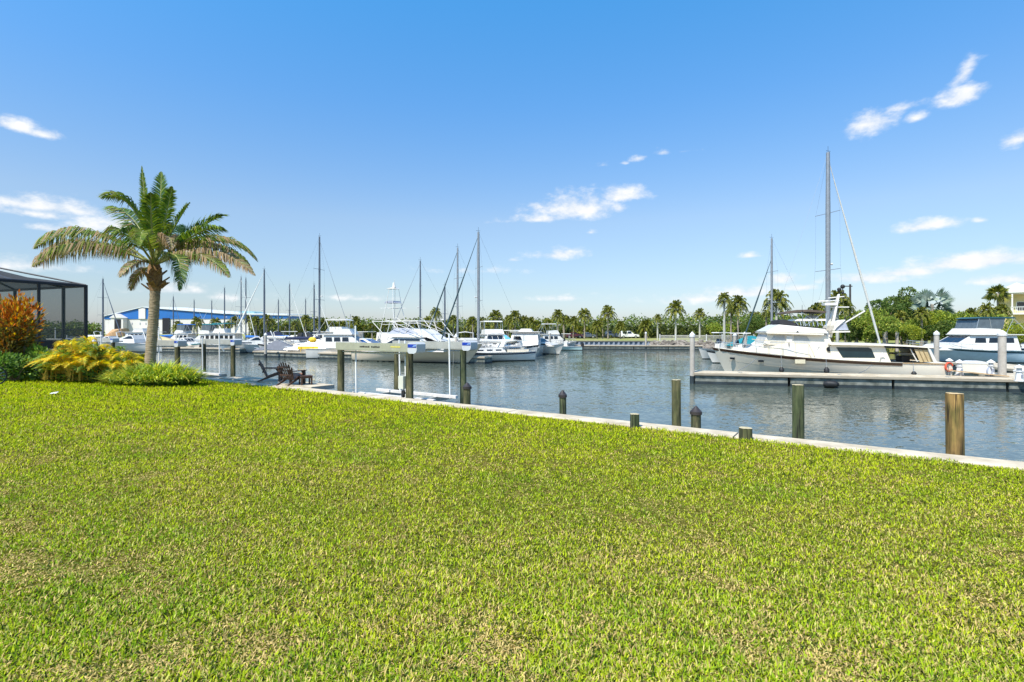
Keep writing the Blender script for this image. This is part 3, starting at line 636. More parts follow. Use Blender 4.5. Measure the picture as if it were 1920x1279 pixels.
# ================================================================== BOAT BUILDING KIT (local x runs from bow to stern, z = 0 is the water)
class Hull:
    def __init__(s, L, B, sb, sm, ss, rake=1.2, draft=.5, tr=.85, full=.75, bowV=1.1, ent=.5, base=.12):
        s.base = base
        s.L, s.B, s.sb, s.sm, s.ss, s.rake, s.draft, s.tr, s.full, s.bowV, s.ent = L, B, sb, sm, ss, rake, draft, tr, full, bowV, ent
    def half(s, u):
        t = max(0, min(1, u/s.L)); a = math.sin(PI/2*min(1, t/s.ent))**s.full if t > 0 else 0
        return s.B/2*max(a, .012)*(1-(1-s.tr)*max(0, (t-s.ent)/(1-s.ent))**2)
    def sheer(s, u):
        t = max(0, min(1, u/s.L)); c = .55; l0 = (t-c)*(t-1)/(c*1.0); l1 = t*(t-1)/(c*(c-1)); l2 = t*(t-c)/(1-c)
        return s.sb*l0+s.sm*l1+s.ss*l2
    def pt(s, t, f, side):
        u = t*s.L; z = -s.draft+f*(s.sheer(u)+s.draft); p = s.bowV*(1-t)**1.5+s.base
        y = s.half(u)*(f**p if f > 0 else 0); x = u+s.rake*(1-f)**1.1*max(0, 1-t/.4)
        return (x, side*y, z)
    def surf(s, ns=20, nk=8, f0=0, f1=1, off=0):
        b = MB(); ts = [(k/ns)**1.25 for k in range(ns+1)]
        for side in (-1, 1):
            i0 = len(b.v)
            for t in ts:
                for k in range(nk+1):
                    f = f0+(f1-f0)*k/nk; x, y, z = s.pt(t, f, side); b.v.append((x-(off if t < .02 else 0), y+side*off, z))
            for i in range(ns):
                for k in range(nk): a = i0+i*(nk+1)+k; b.f.append((a, a+nk+1, a+nk+2, a+1))
            n_ = i0
        half_ = len(b.v)//2; e = ns*(nk+1)
        b.f.append(tuple([e+k for k in range(nk+1)]+[half_+e+k for k in reversed(range(nk+1))]))
        return b, ts
    def build(s, o, m, name='hull', deckm=None, sink=.06, decku=(0, 1)):
        b, ts = s.surf(); h = b.build(name, m, o, smooth=True)
        d = MB(); tt = [decku[0]+(decku[1]-decku[0])*k/18 for k in range(19)]
        for t in tt:
            u = t*s.L; z = s.sheer(u)-sink; y = s.half(u)*.985; d.v += [(u+.01, -y, z), (u+.01, 0, z+.06), (u+.01, y, z)]
        for k in range(18): a = k*3; d.f += [(a, a+1, a+4, a+3), (a+1, a+2, a+5, a+4)]
        d.build('deck', deckm or m, o)
        return h
    def strip(s, o, m, name, z0, z1, off=.012, u0=0, u1=1):
        """a band round the hull between two heights below (negative: above water) the sheer or fixed"""
        b = MB(); ts = [u0+(u1-u0)*k/22 for k in range(23)]
        for side in (-1, 1):
            i0 = len(b.v)
            for t in ts:
                u = t*s.L; sh = s.sheer(u)
                for z in ((z0(sh), z1(sh))):
                    f = max(.0, min(1, (z+s.draft)/(sh+s.draft))); x, y, zz = s.pt(t, f, side); b.v += [(x-(off if t < .02 else 0), y+side*off, zz), (x, y-side*.004, zz)]
            for i in range(len(ts)-1):
                a = i0+i*4
                for (p, q_) in ((0, 2), (2, 3), (3, 1), (1, 0)): b.f.append((a+p, a+q_, a+4+q_, a+4+p))
            b.f.append((i0, i0+2, i0+3, i0+1)); e = i0+(len(ts)-1)*4; b.f.append((e, e+1, e+3, e+2))
        return b.build(name, m, o)
    def rubrail(s, o, m, r=.03, name='rub_rail', u0=0, u1=1, dz=-.02):
        b = MB()
        for side in (-1, 1): b.tube([(max(0, t)*s.L, side*(s.half(t*s.L)+r*.5), s.sheer(t*s.L)+dz) for t in [u0+(u1-u0)*k/22 for k in range(23)]], r, 6)
        return b.build(name, m, o, smooth=True)
    def railing(s, o, u0, u1, h=.6, n=6, inset=.08, r=.013, mid=True, name='guard_rail', sides=(-1, 1)):
        b = MB(); us = [u0+(u1-u0)*k/(n*2) for k in range(n*2+1)]
        for side in sides:
            P = [Vector((u, side*max(0.02, s.half(u)-inset), s.sheer(u))) for u in us]
            b.tube([p+Vector((0, 0, h)) for p in P], r*1.15, 5)
            if mid: b.tube([p+Vector((0, 0, h*.5)) for p in P], r*.8, 5)
            for p in P[::2]: b.tube([p-Vector((0, 0, .05)), p+Vector((0, 0, h))], r, 5)
        return b.build(name, STEEL, o)
def house(o, name, outline, w0, w1, m, smooth=False):
    return MB().prism(outline, w0, w1).build(name, m, o)
def side_panels(o, name, poly, outline, w0, w1, m, th=.015, sides=(-1, 1)):
    zs = [p[1] for p in outline]; za, zb = min(zs), max(zs); r = []
    for sd_ in sides:
        pts = [(x, sd_*(w0+(w1-w0)*(z-za)/(zb-za)+.003), z) for x, z in poly]
        r.append(MB().sheet(pts, (0, sd_, 0), th).build(name, m, o))
    return r
def front_panel(o, name, p0, p1, outline, w0, w1, m, n=1, ins=.12, gap=.05, th=.015):
    """glass on the sloping face between two outline points"""
    zs = [p[1] for p in outline]; za, zb = min(zs), max(zs); wf = lambda z: w0+(w1-w0)*(z-za)/(zb-za)
    A, B_ = Vector((p0[0], 0, p0[1])), Vector((p1[0], 0, p1[1])); d = B_-A; A2 = A+d*ins; B2 = A+d*(1-ins); nr = Vector((-d.z, 0, d.x)).normalized()
    if nr.x > 0: nr = -nr
    wa, wb = wf(A2.z)*(1-.1), wf(B2.z)*(1-.1)
    for k in range(n):
        a0, a1 = -1+2*k/n, -1+2*(k+1)/n
        MB().sheet([A2+Vector((0, wa*a0+gap/2, 0))+nr*.003, A2+Vector((0, wa*a1-gap/2, 0))+nr*.003, B2+Vector((0, wb*a1-gap/2, 0))+nr*.003, B2+Vector((0, wb*a0+gap/2, 0))+nr*.003], nr, th).build(name, m, o)

def sailboat(px, D, L, ytop, head, label, hullm=WHITE, cover=None, stay=None, stripe=None, mastm=ALUD, r=None, rakepx=0, jibr=.055, jibtop=.97, canvas=None, staypx=None, bare=False, mastfrac=.42, group='sailing boats moored in the marina'):
    B = L*.31; fb = .55+L*.045; h = math.radians(head); ux = Vector((-math.cos(h), -math.sin(h), 0))     # bow -> stern direction
    mast = at(px, ytop, D); ztop = mast.z-WATER; mu = L*mastfrac
    org = Vector((mast.x, mast.y, WATER))-ux*mu
    o = empty('sailboat', org, math.atan2(ux.y, ux.x), label, 'sailboat', group)
    H = Hull(L, B, fb*1.22, fb*.92, fb, rake=L*.11, draft=.35, tr=.72, full=.9); H.build(o, hullm, deckm=CREAM)
    H.strip(o, BOTTOM, 'boot_stripe', lambda sh: -.1, lambda sh: .10)
    if stripe: H.strip(o, stripe, 'cove_stripe', lambda sh: sh-.22, lambda sh: sh-.10)
    H.rubrail(o, STEEL, .02, 'toe_rail'); H.railing(o, .05*L, .97*L, .55, 6)
    zc = H.sheer(L*.4)-.05; ol = [(L*.24, zc), (L*.29, zc+.32), (L*.36, zc+.42), (L*.66, zc+.46), (L*.68, zc)]
    house(o, 'cabin', ol, B*.30, B*.25, WHITE)
    for i in range(3):
        x = L*(.38+.095*i); side_panels(o, 'cabin_window', [(x, zc+.18), (x+L*.06, zc+.18), (x+L*.06, zc+.32), (x, zc+.32)], ol, B*.30, B*.25, GLASS)
    MB().box(L*.70, L*.93, -B*.30, -B*.22, zc, zc+.3).box(L*.70, L*.93, B*.22, B*.30, zc, zc+.3).build('cockpit_coaming', CREAM, o)
    r = (r or .055+L*.0035)*1.3
    top = Vector((mu+rakepx, 0, ztop)); foot = Vector((mu, 0, zc+.2))
    mo = MB().tube([foot, foot.lerp(top, .7), top], [r, r, r*.75], 10).build('mast', mastm, o, smooth=True)
    for fz in ((.42, .70) if ztop > 12 else (.55,)):
        p = foot.lerp(top, fz); MB().tube([p+Vector((.05, -B*.30, 0)), p, p+Vector((.05, B*.30, 0))], .022, 6).build('spreader', mastm, mo)
    p = foot.lerp(top, .45); MB().tube([p+Vector((-.16, 0, 0)), p+Vector((-.42, 0, .0)), ], [.05, .09], 8).build('radar', WHITE, mo)
    MB().tube([top, top+Vector((0, 0, .5))], .012, 5).tube([top+Vector((-.25, 0, .12)), top+Vector((.2, 0, .12))], .014, 5).build('wind_vane', BLACK, mo)
    bz = zc+.95
    if not bare:
        bo = MB().tube([(mu, 0, bz), (L*.86, 0, bz+.02)], .055, 8).build('boom', mastm, o, smooth=True)
        n_ = 10; MB().tube([(mu+(L*.42)*k/n_, 0, bz+.14+.09*(1-k/n_)) for k in range(n_+1)], [.12]+[.17+.06*(1-k/n_)+random.uniform(-.02, .02) for k in range(n_-1)]+[.07], 8).build('sail_cover', cover or SAILW, bo, smooth=True)
    jt = foot.lerp(top, jibtop); bow = Vector((.12, 0, H.sheer(0)+.15))
    pts = [bow.lerp(jt, k/8) for k in range(9)]
    MB().tube(pts, [jibr*.6]+[jibr]*4+[jibr*.8, jibr*.55, jibr*.4, .02], 8).build('furled_jib', stay or SAILW, o, smooth=True)
    b = MB(); b.tube([top, (L*.985, 0, H.ss)], .007, 4)
    for sd_ in (-1, 1):
        s1 = foot.lerp(top, .45)+Vector((.05, sd_*B*.30, 0)); b.tube([top, foot.lerp(top, .70)+Vector((.05, sd_*B*.29, 0)), s1, (mu+.1, sd_*B*.46, H.sheer(mu))], .006, 4)
        b.tube([foot.lerp(top, .45), (mu+.5, sd_*B*.46, H.sheer(mu))], .006, 4)
    b.build('rigging', ALUD, o)
    if canvas:
        ol2 = [(L*.64, zc+.5), (L*.67, zc+1.15), (L*.80, zc+1.28), (L*.93, zc+1.2), (L*.93, zc+1.14), (L*.80, zc+1.2), (L*.69, zc+1.06)]
        MB().prism(ol2, B*.30).build('bimini', canvas, o)
        bb = MB()
        for sd_ in (-1, 1):
            for x in (.70, .90): bb.tube([(L*x, sd_*B*.28, zc), (L*(x+.01), sd_*B*.28, zc+1.12)], .014, 5)
        bb.build('bimini_frame', STEEL, o)
    return o

def motorboat(px, D, L, head, label, kind='express', hullm=WHITE, stripe=None, canvas=None, hs=1.0, group='motor boats moored in the marina', name='motor_boat', win=GLASS, arch=True, rods=False):
    """px = pixel column of the middle of the boat; head = where the bow points (0 right, 90 away, 180 left, 270 towards the camera)"""
    B = L*.33; h = math.radians(head); ux = Vector((-math.cos(h), -math.sin(h), 0)); c_ = at(px, HOR, D)
    org = Vector((c_.x, c_.y, WATER))-ux*(L*.5); fb = (.62+L*.055)*hs
    o = empty(name, org, math.atan2(ux.y, ux.x), label, 'boat', group)
    H = Hull(L, B, fb*1.35, fb*.98, fb*.9, rake=L*.13, draft=.35, tr=.93, full=.8, ent=.45); H.build(o, hullm, deckm=WHITE)
    H.strip(o, BOTTOM, 'boot_stripe', lambda sh: -.1, lambda sh: .09)
    if stripe: H.strip(o, stripe, 'hull_stripe', lambda sh: sh-.20, lambda sh: sh-.08)
    H.rubrail(o, STEEL if not stripe else stripe, .028)
    z0 = H.sheer(L*.45)-.06
    if kind in ('express', 'flybridge', 'trawler'):
        H.railing(o, .03*L, .5*L, .5, 6)
    if kind == 'express':
        ol = [(L*.14, z0+.05), (L*.22, z0+.38), (L*.36, z0+.50), (L*.50, z0+1.12), (L*.56, z0+1.16), (L*.60, z0+.55), (L*.62, z0)]
        house(o, 'cabin', ol, B*.40, B*.30, WHITE); front_panel(o, 'windscreen', ol[2], ol[3], ol, B*.40, B*.30, win, 3)
        side_panels(o, 'side_window', [(L*.44, z0+.62), (L*.515, z0+1.02), (L*.555, z0+1.02), (L*.585, z0+.62)], ol, B*.40, B*.30, win)
        side_panels(o, 'cabin_window', [(L*.26, z0+.18), (L*.46, z0+.20), (L*.46, z0+.36), (L*.30, z0+.36)], ol, B*.40, B*.30, win)
        if canvas: MB().prism([(L*.53, z0+1.1), (L*.55, z0+1.75), (L*.78, z0+1.82), (L*.90, z0+1.1), (L*.93, z0+.2), (L*.62, z0+.2)], B*.40, B*.30).build('cockpit_cover', canvas, o)
        if arch: MB().tube([(L*.80, -B*.42, z0), (L*.72, -B*.34, z0+1.75), (L*.71, 0, z0+1.9), (L*.72, B*.34, z0+1.75), (L*.80, B*.42, z0)], [.10, .07, .07, .07, .10], 8).build('radar_arch', WHITE, o, smooth=True)
    elif kind == 'flybridge':
        ol = [(L*.18, z0), (L*.26, z0+.55), (L*.33, z0+.65), (L*.44, z0+1.45), (L*.78, z0+1.5), (L*.80, z0)]
        house(o, 'cabin', ol, B*.42, B*.36, WHITE); front_panel(o, 'windscreen', ol[2], ol[3], ol, B*.42, B*.36, win, 3)
        for i in range(3): side_panels(o, 'side_window', [(L*(.46+.105*i), z0+.75), (L*(.46+.105*i)+L*.085, z0+.75), (L*(.46+.105*i)+L*.085, z0+1.22), (L*(.47+.105*i), z0+1.22)], ol, B*.42, B*.36, win)
        MB().box(L*.42, L*.92, -B*.42, B*.42, z0+1.502, z0+1.58).build('bridge_deck', WHITE, o)
        ol2 = [(L*.42, z0+1.585), (L*.46, z0+2.15), (L*.50, z0+2.2), (L*.66, z0+2.1), (L*.66, z0+1.585)]
        house(o, 'flybridge', ol2, B*.38, B*.36, WHITE)
        MB().prism([(L*.48, z0+3.15), (L*.52, z0+3.3), (L*.76, z0+3.28), (L*.78, z0+3.15)], B*.36).build('bimini', canvas or WHITE, o)
        if canvas: MB().prism([(L*.475, z0+2.2), (L*.505, z0+3.14), (L*.70, z0+3.14), (L*.68, z0+2.12)], B*.355, B*.34).build('clear_curtain', mat('clear_vinyl', (.10, .125, .14), .2, var=.15), o)
        bb = MB()
        for sd_ in (-1, 1):
            for x0, x1 in ((.47, .50), (.60, .58), (.70, .76), (.88, .76)): bb.tube([(L*x0, sd_*B*.36, z0+1.58), (L*x1, sd_*B*.35, z0+3.15)], .022, 6)
        bb.build('bimini_frame', STEEL, o)
    elif kind == 'trawler':
        ol = [(L*.26, z0), (L*.28, z0+1.75), (L*.80, z0+1.8), (L*.80, z0)]
        house(o, 'cabin', ol, B*.38, B*.37, WHITE); MB().box(L*.24, L*.97, -B*.44, B*.44, z0+1.802, z0+1.88).build('roof', WHITE, o)
        for i in range(6): side_panels(o, 'side_window', [(L*(.30+.082*i), z0+1.0), (L*(.30+.082*i)+L*.055, z0+1.0), (L*(.30+.082*i)+L*.055, z0+1.5), (L*(.30+.082*i), z0+1.5)], ol, B*.38, B*.37, win)
        front_panel(o, 'windscreen', (L*.268, z0+.9), ol[1], ol, B*.38, B*.37, win, 3)
        MB().prism([(L*.40, z0+1.885), (L*.44, z0+2.5), (L*.60, z0+2.5), (L*.62, z0+1.885)], B*.30).build('upper_helm', WHITE, o)
        MB().tube([(L*.66, 0, z0+1.88), (L*.68, 0, z0+4.2)], .05, 6).build('signal_mast', ALU, o)
        if canvas: MB().prism([(L*.40, z0+3.3), (L*.68, z0+3.35), (L*.68, z0+3.25), (L*.40, z0+3.2)], B*.34).build('bimini', canvas, o)
    elif kind == 'cover':        # a boat under a draped cover
        ol = [(L*.06, z0+.10), (L*.30, z0+.50), (L*.48, z0+1.15), (L*.56, z0+1.2), (L*.80, z0+.6), (L*.97, z0+.2), (L*.97, z0-.12), (L*.06, z0-.02)]
        MB().prism(ol, B*.47, B*.10).build('boat_cover', canvas or BLUEC, o)
    elif kind == 'console':
        MB().prism([(L*.42, z0), (L*.44, z0+.85), (L*.54, z0+.95), (L*.56, z0)], B*.16).build('console', WHITE, o)
        MB().prism([(L*.43, z0+.86), (L*.47, z0+1.35), (L*.49, z0+1.35), (L*.50, z0+.9)], B*.15).build('windscreen', win, o)
        MB().prism([(L*.38, z0+2.0), (L*.40, z0+2.08), (L*.66, z0+2.08), (L*.66, z0+1.98)], B*.30).build('t_top', canvas or WHITE, o)
        bb = MB()
        for sd_ in (-1, 1):
            bb.tube([(L*.44, sd_*B*.17, z0), (L*.42, sd_*B*.27, z0+2)], .02, 5).tube([(L*.58, sd_*B*.17, z0), (L*.62, sd_*B*.27, z0+2)], .02, 5)
        bb.build('t_top_frame', STEEL, o)
        for y in (-.3, .3): MB().prism([(L*.98, z0-.5), (L*1.0, z0+.5), (L*1.05, z0+.62), (L*1.07, z0+.3), (L*1.02, z0-.7)], .16, yc=y).build('outboard_motor', BLACK, o)
    if rods:
        b = MB()
        for sd_ in (-1, 1): b.tube([(L*.6, sd_*B*.4, z0+1), (L*.75, sd_*B*.75, z0+5.5)], .02, 4)
        b.build('outrigger', STEEL, o)
    return o

# ================================================================== THE BIG WHITE YACHT
YB = DA+DDIR*1.55+DNRM*4.35; YL = 12.75
Y = empty('motor_yacht', (YB.x, YB.y, WATER), DROT, 'large cream white pilothouse yacht with dark brown rub rail along the finger dock', 'yacht')
def lp(px, py, v):          # pixel ray met with the plane local y = v of the yacht  ->  local (x, z)
    C = Vector((0, 0, CAMH)); d = Vector(((px-960)/FPX, 1, -(py-HOR)/FPX)); O = Vector((YB.x, YB.y, WATER))
    t = (v-(C-O).dot(DNRM))/d.dot(DNRM); p = C+d*t-O; return (p.dot(DDIR), p.z)
def lps(pts, v): return [lp(x, y, v) for x, y in pts]
HY = Hull(YL, 4.3, lp(1317, 651, 0)[1], lp(1530, 674, -2.1)[1], lp(1752, 681, -2.0)[1], rake=1.25, draft=.5, tr=.9, full=.62, bowV=.9, ent=.45, base=.10)
HY.build(Y, CREAM, deckm=mat('deck_cream', (.66, .60, .48), .7, var=.06, bump=.1))
HY.strip(Y, BOTTOM, 'boot_stripe', lambda sh: -.2, lambda sh: .14)
HY.strip(Y, BRWOOD, 'rub_band', lambda sh: sh-.20, lambda sh: sh-.03, off=.03, u0=0, u1=.80)
HY.strip(Y, TEAK, 'teak_cap', lambda sh: sh-.07, lambda sh: sh+.0, off=.035, u0=.802, u1=1)
HY.strip(Y, mat('hull_moulding_cream', (.58, .54, .46), .4, var=.05), 'moulding_line', lambda sh: sh-.80, lambda sh: sh-.77, off=.008, u0=.05, u1=1)  # thin band of slightly darker cream along the hull side
for (px, py, w_) in ((1376, 672, .24), (1430, 677, .26)):
    x, z = lp(px, py, -1.9)
    f = (z+.5)/(HY.sheer(x)+.5); y = -HY.pt(x/YL, f, 1)[1]-.02
    x, z = lp(px, py, y); MB().box(x-w_, x+w_*.2, y-.03, y+.06, z-.06, z+.06).build('hull_port', GLASS, Y)
x, z = lp(1500, 679, -2.15); MB().box(x-.28, x+.28, -2.19, -2.10, z-.09, z+.16).build('boarding_gate', mat('gate_cream', (.55, .50, .36), .5), Y)
# fore cabin (trunk)
W1 = 1.62
ol = lps([(1411, 663), (1424, 645.5), (1433, 643.5), (1575, 646), (1585, 678), (1411, 672)], -W1)
def subdiv(o_, st=.35):
    r = []
    for k in range(len(o_)):
        a, b_ = Vector(o_[k]), Vector(o_[(k+1) % len(o_)]); n_ = max(1, int((b_-a).length/st)); r += [tuple(a.lerp(b_, j/n_)) for j in range(n_)]
    return r
def cabin_strip(name, xa, xb, zt_fn, zb_fn, wf, m, parent, n=24):
    b = MB(); rows = []
    for k in range(n+1):
        x = xa+(xb-xa)*k/n; zt, zb, w = zt_fn(x), zb_fn(x), wf(x); b.v += [(x, -w, zb), (x, -w+.04, zt), (x, w-.04, zt), (x, w, zb)]
    for k in range(n):
        a = k*4
        for j in range(3): b.f.append((a+j, a+j+1, a+j+5, a+j+4))
    b.f.append((0, 1, 2, 3)); e = n*4; b.f.append((e+3, e+2, e+1, e)); return b.build(name, m, parent)
zT = lp(1440, 644, -W1)[1]; xF = ol[0][0]
cabin_strip('trunk_cabin', xF, ol[3][0], lambda x: min(zT, HY.sheer(x)+.05+max(0, x-xF)*.75), lambda x: HY.sheer(x)-.12, lambda x: min(W1, HY.half(x)-.38), CREAM, Y)
# pilothouse
W2 = 1.52; ph = lps([(1432, 646), (1441, 624.5), (1546, 627.5), (1556, 634), (1562, 648)], -W2)
house(Y, 'pilothouse', ph, W2, W2-.05, CREAM)
front_panel(Y, 'windscreen', ph[0], ph[1], ph, W2, W2-.05, PANEL, 3, ins=.15)
for q in ([(1451, 628.5), (1472, 629), (1472, 643.5), (1443, 643)], [(1489, 629.5), (1513, 630), (1522, 645.5), (1489, 645)]):
    side_panels(Y, 'covered_window', lps(q, -W2), ph, W2, W2-.05, PANEL)
side_panels(Y, 'door', lps([(1475, 630), (1486, 630), (1486, 660), (1475, 660)], -W1), ol, W1, W1-.06, WHITE, th=.02, sides=(-1,))
x, z = lp(1479, 645, -W1); MB().box(x-.02, x+.02, -W1-.06, -W1-.02, z-.1, z+.1).build('door_handle', BLACK, Y)
# brow and flybridge coaming
W3 = 1.78; br = lps([(1436, 622), (1438, 625.5), (1545, 628.5), (1545, 625.5)], -W3); house(Y, 'brow', br, W3, W3, CREAM)
fb_ = lps([(1437.5, 621.5), (1462, 608.5), (1548, 617), (1553, 625)], -W3+.05)
house(Y, 'flybridge_coaming', fb_, W3-.05, W3-.30, WHITE)
dc = lps([(1461, 607), (1463, 600.5), (1470, 599), (1484, 602), (1497, 608), (1500, 611.5), (1480, 610)], -1.3); house(Y, 'instrument_cover', dc, 1.35, 1.2, mat('black_canvas', (.012, .012, .016), .8))
MB().tube([(*lp(1497, 611, -1.5)[:1], -1.5, lp(1497, 611, -1.5)[1]), (*lp(1549, 617, -1.5)[:1], -1.5, lp(1549, 617, -1.5)[1])], .035, 6).build('coaming_trim', BLACK, Y)
x, z = lp(1494.5, 622.5, -1.62); MB().tube([(x, -1.75, z), (x, -1.6, z)], .06, 10).build('vent', BLACK, Y)
# flybridge seats / hardtop / bimini
st_ = lps([(1487, 602), (1498, 598), (1549, 598), (1549, 601.5), (1500, 602)], -1.2); house(Y, 'flybridge_windshield_top', st_, 1.3, 1.2, WHITE)
bb = MB()
for i in range(7):
    x0, z0_ = lp(1500+8*i, 601.5, -1.25); x1, z1_ = lp(1502+8*i, 611, -1.4); bb.tube([(x0, -1.25, z0_), (x1, -1.42, z1_)], .02, 5).tube([(x0, 1.25, z0_), (x1, 1.42, z1_)], .02, 5)
bb.build('flybridge_rail', STEEL, Y)
MB().prism(lps([(1516, 597), (1520, 591.5), (1534, 591.5), (1536, 597)], -.5), .5, .4).build('helm_seat', WHITE, Y)
bm_ = lps([(1473, 587.5), (1478, 584), (1495, 581), (1520, 580.5), (1550, 583.5), (1549, 587), (1520, 584.5), (1497, 585), (1480, 588)], -1.35)
MB().prism(bm_, 1.35, 1.25).build('bimini', BROWNC, Y)
b = MB(); 
for sd_ in (-1, 1):
    for (xa, ya, xb, yb) in ((1503, 584, 1507, 612), (1504, 586, 1545, 613), (1545, 586, 1510, 611), (1549, 586, 1549, 615), (1479, 588, 1497, 610)):
        p, q = lp(xa, ya, -1.25), lp(xb, yb, -1.4); b.tube([(p[0], sd_*1.25, p[1]), (q[0], sd_*1.4, q[1])], .018, 5)
b.build('bimini_frame', STEEL, Y)
# raked radar mast with crosstrees and antennas
p0, p1 = lp(1556, 632, -.5), lp(1578, 551, -.5)
mo = MB().tube([(p0[0], -.55, p0[1]), ((p0[0]+p1[0])/2, -.3, (p0[1]+p1[1])/2), (p1[0], -.08, p1[1])], [.11, .08, .05], 8).tube([(p0[0], .55, p0[1]), ((p0[0]+p1[0])/2, .3, (p0[1]+p1[1])/2), (p1[0], .08, p1[1])], [.11, .08, .05], 8).build('radar_mast', WHITE, Y, smooth=True)
def pv(px, py, v): a = lp(px, py, v); return (a[0], v, a[1])
MB().tube([pv(1534, 565.5, 0), pv(1572, 563, 0)], .045, 6).build('radar_scanner', WHITE, mo)
MB().box(pv(1544, 571, 0)[0], pv(1566, 571, 0)[0], -.3, .3, pv(1544, 573, 0)[2], pv(1544, 568, 0)[2]).build('radar_dome', WHITE, mo)
for (a, b_, y0, y1) in ((1556, 1592, 576, 576), (1553, 1583, 559, 556)): MB().tube([pv(a, y0, -.1), pv(b_, y1, -.1)], .035, 6).build('crosstree', WHITE, mo)
for (px, py, s_) in ((1573.5, 543, .13), (1580, 537.5, .14), (1580, 549, .09)): MB().ball(pv(px, py, 0), s_, 8, 6).tube([pv(px, py, 0), pv(px, py+8, 0)], .025, 5).build('horn_and_lamp', BLACK, mo, smooth=True)
MB().tube([pv(1504, 612, -1.5), pv(1504, 572, -1.5)], .012, 5).build('whip_antenna', BLACK, Y)
MB().tube([pv(1563, 618, -.9), pv(1622, 583, -.9)], .04, 6).build('crane_boom', WHITE, Y)
# covered tender / hood behind the flybridge
hood = lps([(1561, 620), (1564, 611), (1572, 602), (1583, 599.5), (1586, 600), (1578, 606), (1568, 614), (1563, 620)], -1.0); MB().prism(hood, 1.15, 1.0).build('hood', mat('hood_cream', (.60, .57, .50), .7, var=.08), Y)
hw = lps([(1565, 619.5), (1570, 613), (1579, 606.5), (1586, 601), (1592, 619)], -1.05); MB().prism(hw, 1.0, .9).build('hood_window', GREYC, Y)
MB().prism(lps([(1560, 621), (1593, 620.5), (1594, 623), (1560, 624)], -1.2), 1.25).build('hood_base', CREAM, Y)
# aft cabin with the long dark window and porthole
W4 = 1.72; ac = lps([(1562, 645), (1657, 646), (1671, 680), (1560, 676), (1556, 650)], -W4)
house(Y, 'aft_cabin', ac, W4, W4-.04, CREAM)
side_panels(Y, 'long_window', lps([(1568, 651.3), (1628, 651.8), (1634, 654), (1641, 671), (1580, 670.5)], -W4), ac, W4, W4-.04, mat('teal_black_glass', (.008, .022, .030), .12, coat=.2), th=.02)
x, z = lp(1554.5, 654.8, -W1); MB().tube([(x, -W1-.05, z), (x, -W1+.1, z)], .15, 16).build('porthole', GLASS, Y)
rf = lps([(1556, 642), (1700, 647), (1750, 650.5), (1750, 653), (1700, 650), (1660, 648.5), (1556, 646.5)], -1.95); MB().prism(rf, 1.98, 1.95).build('aft_roof', CREAM, Y)
MB().prism(lps([(1663, 650.5), (1745, 654), (1745, 656), (1663, 652.5)], -1.9), 1.88).build('roof_valance', BLACK, Y)
# bulwark return, stair moulding
MB().sheet([pv(1533, 646.5, -W1-.12), pv(1540, 657, -W1-.12), pv(1543, 677, -2.0), pv(1522, 675, -2.0)], (0, -1, 0), .05).build('boarding_door', CREAM, Y)
MB().tube([pv(1537, 644, -1.8), pv(1531, 656, -1.9), pv(1541, 676, -2.05)], .05, 6).build('stair_rail', WHITE, Y)
MB().tube([pv(1649, 674, -1.9), pv(1651, 664, -1.9), pv(1655, 662, -1.9), pv(1659, 664, -1.9)], .035, 6).build('grab_rail', WHITE, Y)
# cockpit furniture and tan windbreak
MB().box(pv(1685, 670, -.6)[0], pv(1700, 670, -.6)[0], -1.0, -.2, pv(1690, 680, -.6)[2], pv(1690, 667, -.6)[2]).build('black_locker', BLACK, Y)
x = pv(1690, 664, -.6)[0]; zz = pv(1690, 665, -.6)[2]; MB().prism([(x-.25, zz), (x-.15, zz+.10), (x+.9, zz+.10), (x+1.0, zz-.02)], .6).build('covered_table', WHITE, Y)
tn = [pv(1713, 652, -1.85), pv(1736, 652, -1.85), pv(1749, 679, -1.75), pv(1725, 679, -1.75)]
MB().sheet(tn, (.1, 1, 0), .03).sheet([Vector(tn[1]), Vector((tn[1][0], 1.8, tn[1][2])), Vector((tn[2][0], 1.7, tn[2][2])), Vector(tn[2])], (1, 0, .2), .03).build('tan_windbreak', TANC, Y)
for (a, c_) in ((1720.5, 1733), (1728.5, 1741)): MB().tube([pv(a, 652, -1.87), pv(c_, 679, -1.78)], .018, 5).build('windbreak_seam', mat('seam_tan', (.30, .22, .11), .8), Y)
MB().sheet([pv(1738, 651, -1.92), pv(1744, 655, -1.95), pv(1757, 680, -1.95), pv(1750, 680, -1.92)], (0, -1, 0), .05).build('stern_wing', WHITE, Y)
MB().tube([pv(1706, 652, -1.7), pv(1712, 664, -1.7), pv(1720, 678, -1.7)], .035, 6).build('deck_chair_frame', WHITE, Y)
